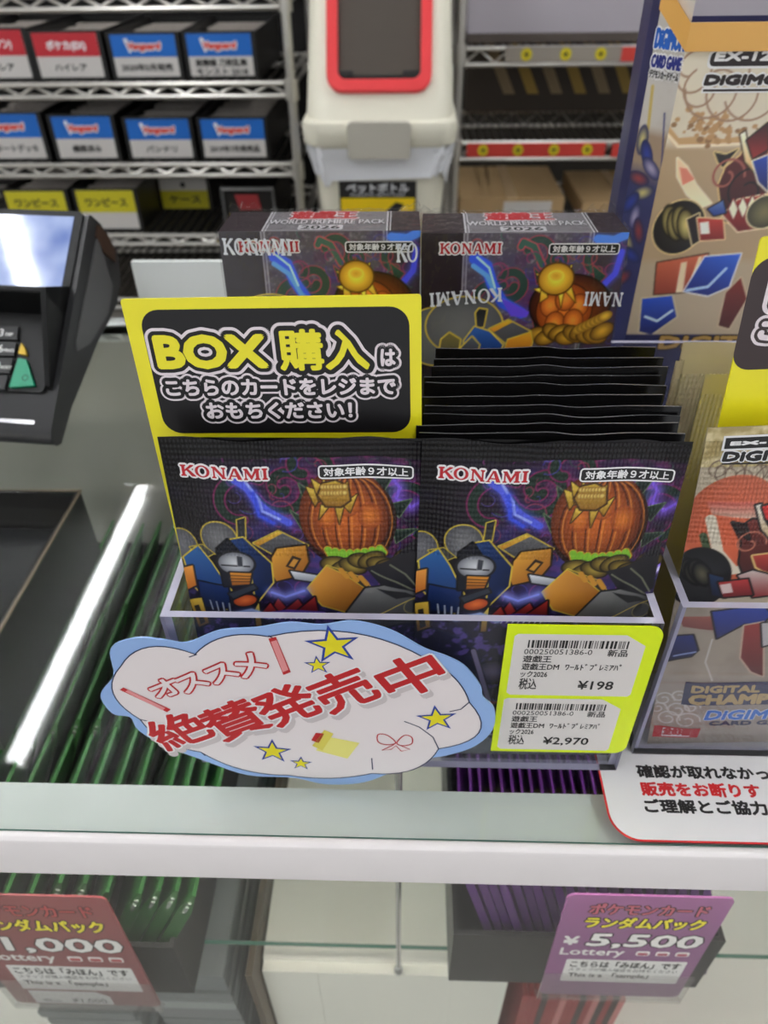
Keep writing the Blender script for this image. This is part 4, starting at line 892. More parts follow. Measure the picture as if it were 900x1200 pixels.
shape(cs_, zc((468, 306), (478, 290), (496, 292), (484, 312)), m_cred, Tq, 4)
for q in ([(650, 312), (632, 296), (612, 294), (612, 310), (630, 316)], [(652, 312), (668, 296), (684, 300), (684, 314), (664, 318)]): stripe(cs_, blob(zc(*q), 4), .00040, m_cred, Tq, 3, closed=True)
stripe(cs_, zc((646, 316), (620, 328), (640, 326), (650, 318), (662, 330), (680, 326), (656, 316)), .00035, m_cred, Tq, 3)
CLF.place(cs_.build('cloud_sign')); tag(bpy.data.objects['cloud_sign'], 'cloud shaped sign with blue rim and slanted red lettering on the holder front', 'sign')
# price board
def zb(*pts): return [BF.px(560+x*240/900, 690+y*230/862) for x, y in pts]
m_neon = mat('board_neon', (226, 248, 16), .4, coat=.2); m_stick = mat('sticker_white', (226, 220, 216), .5)
b = MB(); BL, BR_, TR_, TL_ = zb((78, 712), (690, 708), (800, 180), (106, 160))
x0 = (BL[0]+TL_[0])/2; z0 = BL[1]; z1 = TL_[1]; x1 = zb((805, 240))[0][0]; x1 = max(x1, x0+.04)
b.prism(rrect(x0, z0, x1, z1, .0042, 6, (0, 1, 1, 0)), 0, .0006, m_neon)
def sticker(p, q, cut, price, dup):
    (ax, az), (bx2, bz) = p, q
    shape(b, [(ax+.0012, az), (bx2-.0008, az), (bx2, az+.001), (bx2, bz-cut), (bx2-cut*1.35, bz), (ax+.001, bz), (ax, bz-.001), (ax, az+.0012)], m_stick, Tq, 1)
    w, h = bx2-ax, bz-az; X = lambda u: ax+w*u; Z = lambda v: bz-h*v
    rs = np.random.RandomState(4); u = .11; 
    while u < .88: 
        k = rs.choice([.006, .006, .012, .018]); shape(b, [(X(u), Z(.21)), (X(u+k), Z(.21)), (X(u+k), Z(.09)), (X(u), Z(.09))], m_ink, Tq, 2); u += k+rs.choice([.006, .01, .016])
    write(b, '000250051386-0', X(.09), Z(.31), h*.085, m_ink, Tq, 2, w=w*.52); write(b, '新品', X(.73), Z(.32), h*.085, m_ink, Tq, 2, w=w*.15, bold=.00004)
    write(b, '遊戯王', X(.09), Z(.43), h*.085, m_ink, Tq, 2, w=w*.22, bold=.00004); write(b, '遊戯王DM', X(.09), Z(.555), h*.085, m_ink, Tq, 2, w=w*.29, bold=.00004)
    write(b, 'ﾜｰﾙﾄﾞﾌﾟﾚﾐｱﾊﾟ', X(.43), Z(.555), h*.085, m_ink, Tq, 2, w=w*.43, bold=.00003); write(b, 'ック2026', X(.09), Z(.68), h*.085, m_ink, Tq, 2, w=w*.21, bold=.00003)
    write(b, '税込', X(.09), Z(.88), h*.15, m_ink, Tq, 2, w=w*.14, bold=.00005); write(b, price, X(.56 if len(price) < 5 else .40), Z(.88), h*.145, m_ink, Tq, 2, w=w*(.28 if len(price) < 5 else .40), bold=.00009)
s1 = zb((126, 464), (735, 205)); s2 = zb((108, 704), (690, 488)); s1x = (x0+.0020, x1-.0042)
sticker((s1x[0]+.0004, s1[0][1]), (s1x[1], s1[1][1]), .0046, '¥198', 0); sticker((s1x[0], s2[0][1]+.0003), (s1x[1]-.0016, s2[1][1]), .0048, '¥2,970', 0)
BF.place(b.build('price_board')); tag(bpy.data.objects['price_board'], 'fluorescent yellow board with two white barcode price stickers on the holder front', 'price board')
# ---- the notice lying on the glass under the second holder
nt2 = MB(); g = [atz(*p, .0004) for p in ((733, 884), (745, 985))]
nx0, ny0 = g[1][0]-.0065, YR+.0012; nx1, ny1 = .26, .30
Tn = lambda x, z, d: (x, z, .0001+d*.00005)
out = rrect(nx0, ny0, nx1, ny1, .009, 8)
shape(nt2, out, m_kwhite, Tn, 2); shape(nt2, rrect(nx0-.0007, ny0-.0007, nx1+.0007, ny1+.0007, .0095, 8), mat('notice_red', (214, 48, 50), .5), Tn, 1)
def nline(text, p, q, top, m):
    a, bb, t_ = atz(*p, 0), atz(*q, 0), atz(*top, 0); write(nt2, text, a[0], a[1], (t_[1]-a[1])*.80, m, Tn, 3, w=bb[0]-a[0], bold=.00025, res=3)
nline('確認が取れなかっ', (748, 910), (902, 913), (750, 896), m_ink); nline('販売をお断りす', (753, 931), (892, 933), (754, 916), mat('notice_text_red', (214, 40, 44), .5)); nline('ご理解とご協力', (757, 951), (900, 953), (758, 936), m_ink)
tag(nt2.build('notice_sheet'), 'white notice sheet with red edge lying on the glass under the right holder', 'notice')
# ================================================================== the two shrink-wrapped boxes behind the packs
BW, BH, BD = .0758, .1412, .029
KR = Frame((.0436, .2690, .0026), R(-1.5), R(3.5), R(.6)); KL = Frame((-.0336, .2715, .0026), R(.6), R(3.5), R(0))
def z8(*pts): return [KR.px(480+x/3.2143, 230+y/3.2143) for x, y in pts]
def box_art(step=.00036):
    A = Print(-BW/2, BW/2, 0, BH, step, (40, 34, 40)); n1, n2, n3 = A.noise(150, 3), A.noise(420, 4), A.noise(900, 8); P = lambda *q: z8(*q)
    lx = P((200, 300))[0][0]; rx_ = P((690, 180))[0][0]; X, Z = A.X, A.Z
    A.mix(((X > lx) & (X < rx_))*1.0, (78, 72, 80)); A.mix(((X > lx) & (X < rx_))*np.clip((n3-.55)*3, 0, 1)*.7, (140, 136, 142)); A.mix((X > rx_)*1.0, (52, 44, 54)); A.mix((X < lx)*1.0, (34, 24, 30))
    A.mix(((X > lx) & (X < rx_))*np.clip((n2-.55)*3, 0, 1)*.5, (44, 38, 48))
    for xx in (lx, lx+.0012, rx_, rx_-.0012): A.mix(np.clip(1-np.abs(X-xx)/.0004, 0, 1), (170, 166, 172))
    c = P((560, 400))[0]; d = np.hypot(X-c[0], (Z-c[1])); A.mix(np.exp(-(d/.022)**2)*np.clip((n2-.42)*4, 0, 1)*.8, (92, 34, 100)); A.mix(np.exp(-(d/.03)**2)*np.clip((n1-.5)*5, 0, 1)*.5, (50, 44, 110))
    for c, r0, r1, a0, a1, w in (((378, 330), .0068, .002, -150, 330, .0030), ((480, 210), .0062, .0035, -60, 170, .0026), ((300, 410), .009, .004, 60, 220, .0034), ((720, 250), .0075, .003, 60, 260, .0026), ((560, 240), .003, .0008, -40, 400, .0014)):
        A.line(curl(P(c)[0], r0, r1, a0, a1), w, (44, 66, 58), edge=(150, 60, 76), ew=.0004)
    A.line(P((420, 190), (430, 172), (470, 190), (500, 260)), .0022, (56, 90, 78), edge=(190, 70, 80))
    rs = np.random.RandomState(6)
    for k in range(60):
        p = P((rs.uniform(220, 820), rs.uniform(150, 560)))[0]; r = rs.uniform(.0012, .005); a0 = rs.uniform(0, 360)
        A.line(curl(p, r, r*rs.uniform(.2, .8), a0, a0+rs.uniform(90, 300), 12), rs.uniform(.0003, .0006), ((140, 50, 90), (60, 56, 130), (54, 92, 80), (160, 70, 70))[k % 4], a=.8)
    A.line(P((245, 235), (290, 262), (310, 330), (350, 400), (420, 440)), .0042, (52, 84, 230), glow=.0022); A.line(P((240, 262), (292, 300), (330, 380), (400, 425)), .0018, (90, 150, 250)); A.line(P((255, 230), (300, 270), (322, 345)), .0008, (170, 210, 255)); A.poly(P((340, 380), (452, 436), (440, 456), (380, 452)), (96, 70, 210))
    A.line(P((830, 140), (770, 165), (710, 160)), .0030, (70, 120, 240), glow=.002); A.line(P((800, 210), (775, 290), (735, 330)), .0022, (70, 74, 220), glow=.002)
    for q in ([(640, 330), (720, 300), (690, 400)], [(690, 260), (740, 300), (700, 340)], [(470, 270), (500, 300), (480, 330)], [(450, 400), (520, 440), (470, 500)]): A.poly(P(*q), (40, 84, 66), (20, 40, 40), edge=(170, 60, 70), ew=.0003)
    c = P((580, 440))[0]; A.ell((c[0]+.002, c[1]+.003), .0150, .0118, (150, 72, 26), c2=(58, 24, 14), edge=(24, 14, 10)); A.ell((c[0], c[1]+.001), .0105, .0105, (216, 116, 40), c2=(132, 58, 20), edge=(60, 26, 10))
    for u, v_ in ((-.0055, .003), (.0055, .003), (0, .0055), (-.003, -.004), (.004, -.003)): A.ell((c[0]+u, c[1]+v_), .0036, .0044, (232, 140, 52), c2=(160, 74, 26), edge=(84, 36, 14), ew=.0003)
    for q in ([(500, 320), (478, 292), (520, 300)], [(505, 300), (512, 262), (540, 300)], [(545, 300), (555, 245), (575, 290)], [(580, 290), (612, 258), (606, 300)], [(470, 350), (500, 345), (500, 368)], [(500, 330), (490, 400), (520, 380)], [(600, 310), (625, 400), (590, 360)], [(560, 360), (570, 420), (580, 360)]): A.poly(P(*q), (250, 222, 80), (190, 140, 36), edge=(80, 50, 14), ew=.0003)
    A.ell(P((552, 312))[0], .0064, .0058, (244, 208, 64), c2=(170, 118, 30), edge=(84, 54, 14)); A.ell(P((552, 300))[0], .0030, .0022, (200, 150, 40), c2=(240, 200, 70))
    for k in range(10): A.ell(P((490+26*k, 520+12*math.sin(k*1.9)))[0], .0046, .0030, (206, 160, 50), rot=.6*math.sin(k*2.3), c2=(110, 74, 24), edge=(60, 40, 14), ew=.0003)
    for k in range(7): A.ell(P((640+16*k, 500-8*k))[0], .0030, .0020, (226, 186, 66), rot=.5, c2=(130, 90, 30))
    ye = (206, 178, 66); dk = (30, 30, 34)
    A.ell(P((95, 530))[0], .0118, .0120, (96, 98, 100), c2=(76, 78, 82), edge=ye, ew=.0005); A.ell(P((205, 490))[0], .0150, .0118, (104, 104, 106), c2=(84, 84, 88), edge=ye, ew=.0005)
    A.poly(P((250, 440), (262, 424), (290, 428), (278, 490), (254, 496)), dk, (60, 60, 64), edge=ye)
    A.poly(P((120, 540), (150, 515), (190, 540), (180, 600), (110, 600)), (120, 108, 60), (70, 66, 56), edge=ye)
    A.poly(P((205, 545), (245, 492), (300, 510), (350, 560), (330, 600), (220, 600)), (52, 96, 170), (22, 46, 104), edge=ye); A.poly(P((195, 570), (235, 530), (262, 560), (250, 600), (190, 600)), (90, 94, 104), (50, 52, 62), edge=ye)
    A.poly(P((300, 500), (372, 466), (455, 510), (452, 545), (370, 560)), (92, 92, 96), (70, 70, 74), edge=ye, ew=.0005); A.poly(P((300, 500), (372, 466), (388, 474), (318, 512)), (236, 180, 50), (200, 130, 40)); A.poly(P((352, 600), (370, 540), (455, 512), (462, 550), (440, 600)), (226, 160, 44), (160, 96, 30), edge=ye, ew=.0004)
    A.mix((Z < z8((300, 600))[0][1]-.006)*.7, (30, 28, 40)); A.c = np.clip(A.c*1.22, 0, 255)
    return A
m_bprint = printed('box_print', .35, coat=.3); m_bside = mat('box_side', (44, 30, 36), .4); m_btop = mat('box_top_print', (120, 116, 120), .4, noise=(300, .25)); m_silver = mat('silver_ink', (214, 212, 216), .35); m_film = clear('shrink_film', (252, 252, 252), 1.4, .06, refl=.6, bump=(190, .5, .0015))
m_wrapink = mat('film_white', (226, 228, 236), .4); BA = box_art()
def konami_box(F, label, marks):
    t = empty('boxed_packs'); mb = MB(); TF = lambda x, z, d: (x, -d*.00007, z)
    BA.grid(mb, m_bprint, TF, False); a, bb = BW/2, BD
    mb.add([(-a, 0, 0), (-a, bb, 0), (-a, bb, BH), (-a, 0, BH)], [(0, 3, 2, 1)], m_bside); mb.add([(a, 0, 0), (a, bb, 0), (a, bb, BH), (a, 0, BH)], [(0, 1, 2, 3)], m_bside)
    mb.add([(-a, bb, 0), (a, bb, 0), (a, bb, BH), (-a, bb, BH)], [(0, 3, 2, 1)], m_bside); mb.add([(-a, 0, 0), (a, 0, 0), (a, bb, 0), (-a, bb, 0)], [(0, 3, 2, 1)], m_bside); mb.add([(-a, 0, BH), (a, 0, BH), (a, bb, BH), (-a, bb, BH)], [(0, 1, 2, 3)], m_btop)
    Tt = lambda x, y, d: (x, y, BH+.00005+d*.00006)
    lx = z8((205, 300))[0][0]; rx_ = z8((690, 180))[0][0]
    shape(mb, [(-a, 0), (lx, 0), (lx, bb), (-a, bb)], m_bside, Tt, 0); shape(mb, [(rx_, 0), (a, 0), (a, bb), (rx_, bb)], m_bside, Tt, 0)
    for xx in (lx, rx_): shape(mb, [(xx-.0003, 0), (xx+.0003, 0), (xx+.0003, bb), (xx-.0003, bb)], m_silver, Tt, 1); shape(mb, [(xx+.0010, 0), (xx+.0014, 0), (xx+.0014, bb), (xx+.0010, bb)], m_silver, Tt, 1)
    write(mb, 'WORLD PREMIERE PACK', (lx+rx_)/2, .0100, .0062, m_ink, Tt, 1, w=(rx_-lx)*.96, bold=.0005, align='c'); write(mb, 'WORLD PREMIERE PACK', (lx+rx_)/2, .0100, .0062, m_silver, Tt, 2, w=(rx_-lx)*.96, bold=.00018, align='c')
    shape(mb, rrect(-.0085, .0015, .0085, .0085, .001, 3), m_silver, Tt, 1); write(mb, '2026', 0, .0026, .0048, m_ink, Tt, 2, w=.0145, bold=.0002, align='c')
    for d, mm, g in ((1, m_kwhite, .0006), (2, m_kred, 0)): write(mb, '遊戯王', 0, .0185, .009, mm, Tt, d, w=.026, bold=.0006+g, align='c')
    A0, A1 = z8((112, 217), (350, 217)); cp = z8((200, 176))[0][1]-A0[1]
    for d, mm, g in ((1, m_kwhite, .00055), (3, m_kred, 0)): capitals(mb, 'KONAMI', A0[0], A0[1], A1[0]-A0[0], cp, mm, TF, d, grow=g)
    p, q = z8((522, 220), (795, 176)); age_box(mb, p[0], p[1], q[0]-p[0], q[1]-p[1], TF)
    o = F.place(mb.build('carton', ink=BA.ink())); o.parent = t
    wr = MB(); g = .0007; rs = np.random.RandomState(int(abs(F.O[0])*1e4)); N = 18
    def film(xs, fn):      # a strip of film with little crinkles
        n = len(xs); v = []; M_ = 6
        for i, x in enumerate(xs):
            for j in range(M_): v.append(fn(x, j/(M_-1)))
        return v, [(i*M_+j, (i+1)*M_+j, (i+1)*M_+j+1, i*M_+j+1) for i in range(n-1) for j in range(M_-1)]
    wr.box((-a-g, -g, 0), (a+g, bb+g, BH+g), m_film)
    xs = np.linspace(-a-g, a+g, N*3)
    crk = [rs.uniform(0, .0022)**1.0*(1.8 if abs(x)/a > .72 else .5) for x in xs]
    v, f = film(range(len(xs)), lambda i, u: (xs[i]+.0006*math.sin(i*2.3+u*5), bb*.86+u*bb*.12+.0005*math.sin(i*1.9), BH+g+.0003+crk[i]*math.sin(math.pi*u)))
    wr.add(v, f, m_film, False)
    for sx in (-1, 1):
        for k in range(5):
            c = np.array([sx*(a-.002-k*.0012), bb*.9-k*.006, BH+g]); w_ = .0016
            wr.add([tuple(c), tuple(c+np.array([w_, w_, 0])), tuple(c+np.array([w_*.5, 0, .0022*rs.uniform(.5, 1.2)])), tuple(c+np.array([-w_*.4, w_, .0008]))], [(0, 1, 2), (0, 2, 3)], m_film)
    TW = lambda x, z, d: (x, -g-.0001-d*.00006, z)
    for word, (p, q), hgt, flip in marks:
        A_, B_ = F.px(*p), F.px(*q); L = math.hypot(B_[0]-A_[0], B_[1]-A_[1]); capitals(wr, word, A_[0], A_[1], L, hgt, m_wrapink, TW, 0, rot=math.atan2(B_[1]-A_[1], B_[0]-A_[0]) if flip > 0 else math.atan2(A_[1]-B_[1], A_[0]-B_[0]), flip=flip)
    o = F.place(wr.build('shrink_wrap')); o.parent = t
    return tag(t, label, 'card box', 'shrink-wrapped pack boxes in the holder')
konami_box(KR, 'shrink-wrapped grey printed pack box behind the black pack column, upside-down maker lettering on its film', [('KONAMI', ((589, 336), (501, 343)), .0055, -1), ('NAMI', ((731, 342), (684, 341)), .0055, -1)])
konami_box(KL, 'shrink-wrapped grey printed pack box behind the yellow and black sign card', [('KONAMI', ((262, 298), (344, 299)), .0062, 1), ('KO', ((464, 307), (491, 306)), .0070, 1)])
# frosted panel behind the boxes
px0 = at(153, 307, .45); tag(MB().box((px0[0], .45, 0), (.145, .454, px0[2]), clear('frosted', (235, 240, 238), 1.4, .3, haze=.86, hazecol=(244, 247, 245)), edge=mat('frost_edge', (232, 236, 232), .3, bump=(400, .8, .002)), thin=1).build('frosted_panel'), 'frosted clear acrylic panel standing behind the two boxed packs', 'panel')
# ================================================================== the gold packs and the tall printed box at the right
GW, GH = .0715, .1262
GF = Frame((NX0+.0024+.0012+GW/2+.0010, .1585, .0026), R(0), R(6.5), 0); 
_a, _b = GF.px(845, 487), GF.px(806, 688)
GF = Frame((_b[0]+GF.O[0]+GW/2+.0004, .1585, .0026), R(0), R(6.5), math.atan2(_b[0]-_a[0], _a[1]-_b[1])*.9)
def zg(*pts): return [GF.px(720+x/3.528, 380+y/3.528) for x, y in pts]
def zh(*pts): return [GF.px(720+x/3.75, 680+y/3.75) for x, y in pts]
m_gprint = printed('gold_foil_print', .28, .25, .5, crimp=(GH-.038, GH-.004), coat=.3); m_gold = mat('gold_foil', (222, 210, 176), .3, .2); _crimp(m_gold.node_tree, m_gold.node_tree.nodes['Principled BSDF'], GH-.037, GH-.006, .0013, .6)
def gold_art():
    A = Print(-GW/2, GW/2, 0, GH, .00034, (196, 182, 158)); X, Z = A.X, A.Z; n1, n2 = A.noise(120, 5), A.noise(400, 6)
    A.mix(np.clip((n1-.4)*2, 0, 1)*.5, (150, 136, 116)); A.mix((Z > GH-.012)*1.0, (170, 150, 96)); A.mix((Z > GH-.012)*np.clip((n2-.4)*3, 0, 1), (222, 206, 160))
    for c, r in (((465, 615), .0045), ((520, 625), .006), ((590, 600), .005), ((430, 600), .0035), ((640, 640), .006)): A.line(curl(zg(c)[0], r, r*.3, 0, 500), .0004, (120, 100, 84))
    A.ell(zg((470, 860))[0], .0150, .0200, (222, 104, 70), c2=(190, 96, 66)); A.poly(zg((380, 730), (560, 720), (640, 740), (620, 790), (400, 780)), (206, 96, 80), (210, 180, 160))
    A.line(zg((395, 800), (420, 930), (480, 1000), (560, 990)), .0030, (226, 214, 192)); A.line(zg((365, 870), (380, 930), (368, 990)), .0022, (70, 88, 60))
    q = lambda *p: zg(*p); dk = (28, 24, 26)
    A.poly(q((478, 805), (520, 815), (560, 790), (640, 800), (640, 1060), (540, 1060), (505, 970), (515, 880)), (120, 50, 44), (60, 28, 28), edge=dk); A.poly(q((480, 805), (530, 812), (545, 870), (515, 850)), (50, 30, 30), edge=dk)
    A.line(curl(q((545, 890))[0], .0050, .001, 0, 420), .0006, (180, 110, 90)); A.poly(q((575, 735), (598, 730), (610, 800), (640, 850), (640, 880), (596, 830)), (240, 232, 220), (200, 170, 120), edge=dk); A.poly(q((600, 740), (640, 730), (640, 800), (615, 790)), (214, 44, 40), edge=dk)
    A.poly(q((560, 940), (640, 930), (640, 1010), (600, 1000), (575, 985)), (190, 70, 60), (120, 36, 36), edge=(226, 190, 120)); A.poly(q((500, 1020), (560, 1000), (640, 1020), (640, 1100), (560, 1110)), (214, 196, 190), (150, 60, 60), edge=dk)
    A.ell(q((345, 1040))[0], .0085, .0105, (44, 44, 48), c2=(20, 22, 26), edge=dk)
    for k in range(4): A.ell(q((310+16*k, 1015+10*(k % 2)))[0], .0022, .0040, (96, 92, 74), rot=.4, c2=(34, 34, 32), edge=(10, 10, 12))
    A.poly(q((385, 1020), (440, 1030), (450, 1110), (395, 1105)), (36, 60, 96), (22, 26, 50), edge=dk); A.poly(q((420, 1050), (540, 1035), (560, 1100), (440, 1110)), (196, 66, 66), (120, 40, 44), edge=dk); A.poly(q((425, 1060), (470, 1052), (480, 1090), (436, 1096)), (226, 200, 196))
    h = zh
    A.poly(h((280, 160), (480, 130), (560, 120), (440, 200), (300, 200)), (204, 120, 100), (150, 84, 74)); A.poly(h((420, 120), (640, 90), (675, 130), (640, 170), (560, 170), (440, 235)), (50, 84, 190), (24, 36, 110), edge=dk); A.poly(h((560, 180), (640, 165), (640, 400), (590, 380), (545, 320)), (186, 66, 56), (110, 44, 40), edge=(230, 200, 170)); A.poly(h((635, 170), (675, 165), (675, 260), (640, 270)), (226, 220, 214), edge=dk)
    A.poly(h((245, 250), (340, 230), (358, 290), (330, 320), (240, 350)), (36, 56, 140), (16, 24, 70), edge=dk); A.line(h((260, 330), (350, 300)), .0006, (170, 190, 240))
    A.mix(np.clip((h((300, 400))[0][1]-Z)/.004, 0, 1)*.75, (170, 158, 140)); A.line(h((420, 240), (390, 340), (420, 420)), .0005, (240, 236, 226))
    for c, r in (((215, 520), .0035), ((270, 560), .004), ((330, 540), .003), ((230, 600), .004), ((310, 600), .0045), ((190, 560), .003), ((280, 500), .003)): A.line(curl(h(c)[0], r, r*.25, 0, 480), .0005, (226, 222, 212))
    y0, y1 = h((300, 722))[0][1], h((300, 778))[0][1]; A.mix((Z < y0)*1.0, (196, 120, 62)); A.mix((Z < y0)*np.clip((np.sin(X*2600)*.5+n2-.5)*2, 0, 1)*.7, (226, 160, 100)); A.mix((np.abs(Z-y0) < .0006)*1.0, (80, 66, 60))
    return A
GA = gold_art(); m_navyink = mat('pack_navy', (44, 52, 84), .4); m_goldink = mat('pack_gold_ink', (206, 178, 120), .35, .4); m_blueink = mat('pack_blue_ink', (40, 120, 214), .4)
def tilted(mb, text, F, a, b, h, T, m, d, bold=0, slant=0): write(mb, text, a[0], a[1], h, m, T, d, w=b[0]-a[0], bold=bold, slant=slant)
def gold_front():
    mb = MB(); TP = lambda x, z, d: (x, -bulge(x, z, GW, GH, .0022)-d*.00007-(.0001 if d else 0), z); GA.grid(mb, m_gprint, TP); back_sheet(mb, GW, GH, m_gold, None)
    p, q = zg((450, 512), (642, 460)); x0 = p[0]; w = .0190; plate(mb, x0-.0006, p[1]-.0006, x0+w+.0006, q[1]+.0006, m_kwhite, TP, 1); plate(mb, x0, p[1], x0+w, q[1], m_agek, TP, 2); write(mb, 'EX-12', x0+w/2, p[1]+.0012, (q[1]-p[1])-.0024, m_kwhite, TP, 3, w=w*.84, bold=.0002, align='c', slant=.12)
    p, t_ = zg((444, 560), (444, 522)); 
    for d, mm, b in ((2, m_kwhite, .0007), (3, m_agek, .0003)): write(mb, 'DiGIMON', p[0], p[1], (t_[1]-p[1])*.95, mm, TP, d, w=.0265, bold=b, slant=.12)
    shape(mb, [(p[0], p[1]-.0012), (p[0]+.026, p[1]-.0012), (p[0]+.026, p[1]-.0008), (p[0], p[1]-.0008)], m_agek, TP, 3)
    p, q = zh((300, 525), (330, 430)); plate(mb, p[0]-.0010, p[1]-.0005, p[0]+.050, q[1], m_navyink, TP, 1)
    a, t_ = zh((330, 472), (330, 440)); write(mb, 'DIGITAL', a[0], a[1], (t_[1]-a[1])*.9, m_goldink, TP, 2, w=.0220, bold=.0003); a, t_ = zh((318, 522), (318, 478)); write(mb, 'CHAMPION', a[0], a[1], (t_[1]-a[1])*.9, m_goldink, TP, 2, w=.0400, bold=.0005)
    a, t_ = zh((385, 588), (385, 546)); write(mb, 'DiGIMON', a[0], a[1], (t_[1]-a[1])*.95, m_kwhite, TP, 2, w=.0330, bold=.0006, slant=.15); write(mb, 'DiGIMON', a[0], a[1], (t_[1]-a[1])*.95, m_blueink, TP, 3, w=.0330, bold=.0003, slant=.15)
    a, t_ = zh((405, 614), (405, 594)); write(mb, 'CARD GAME', a[0], a[1], (t_[1]-a[1])*.9, m_navyink, TP, 2, w=.030, bold=.0002)
    p, q = zh((165, 685), (372, 632)); plate(mb, p[0], p[1], q[0], q[1], m_cred, TP, 1); plate(mb, p[0]+.003, p[1]+.0007, q[0]-.003, q[1]-.0007, m_kwhite, TP, 2)
    write(mb, '全83種', (p[0]+q[0])/2, p[1]+.0020, (q[1]-p[1])*.55, m_cred, TP, 3, w=(q[0]-p[0])*.58, bold=.0003, align='c')
    return mb.build('card_pack', ink=GA.ink(), angle=60)
tag(GF.place(gold_front()), 'front gold foil card pack of the right holder, printed EX-12 on a black plate', 'card pack', 'gold card packs in the right holder')
def gold_queue(F, label, plate=False):
    mb = MB(); rs = np.random.RandomState(int(F.O[1]*1e5)); ph = rs.uniform(0, 6); xs, zs = np.linspace(-GW/2, GW/2, 30), np.linspace(0, GH, 26)
    v = [(x, -bulge(x, z, GW, GH, .0022)-.0005*math.sin(x*130+ph), z+.0005*math.sin(x*150+ph)*(z/GH)**6) for z in zs for x in xs]
    mb.add(v, [(j*30+i, j*30+i+1, (j+1)*30+i+1, (j+1)*30+i) for j in range(25) for i in range(29)], m_gold, True); back_sheet(mb, GW, GH, m_gold, None)
    if plate:
        TP = lambda x, z, d: (x, -bulge(x, z, GW, GH, .0022)-.0007-d*.00007, z)
        shape(mb, rrect(-GW/2+.0105, GH-.0215, -GW/2+.030, GH-.0165, .001, 3), m_agek, TP, 1); write(mb, 'EX-12', -GW/2+.0115, GH-.0205, .0032, m_kwhite, TP, 2, w=.016, slant=.12); write(mb, 'DiGIMON', -GW/2+.010, GH-.0275, .004, m_agek, TP, 2, w=.026, bold=.0003, slant=.12)
    return tag(F.place(mb.build('card_pack', angle=60)), label, 'card pack', 'gold card packs in the right holder')
for (xl, yt), lab in (((797, 402), 'gold foil card pack with the highest crimped top, behind the right sign card'), ((788, 424), 'gold foil card pack just before the highest one, behind the right sign card'), ((799, 417), 'gold foil card pack third from the back behind the right sign card'), ((822, 440), 'gold foil card pack directly behind the right sign card')):
    ii = ((797, 402), (788, 424), (799, 417), (822, 440)).index((xl, yt)); Yt = (.238, .226, .214, .202)[ii]; p = at(xl, yt, Yt); L = p[2]-.0026
    F = Frame((max(p[0], NX0+.004)+GW/2, Yt-GH*math.sin(R(5)), p[2]-GH*math.cos(R(5))), R(0), R(5), R(-.5)); gold_queue(F, lab, plate=ii >= 1)
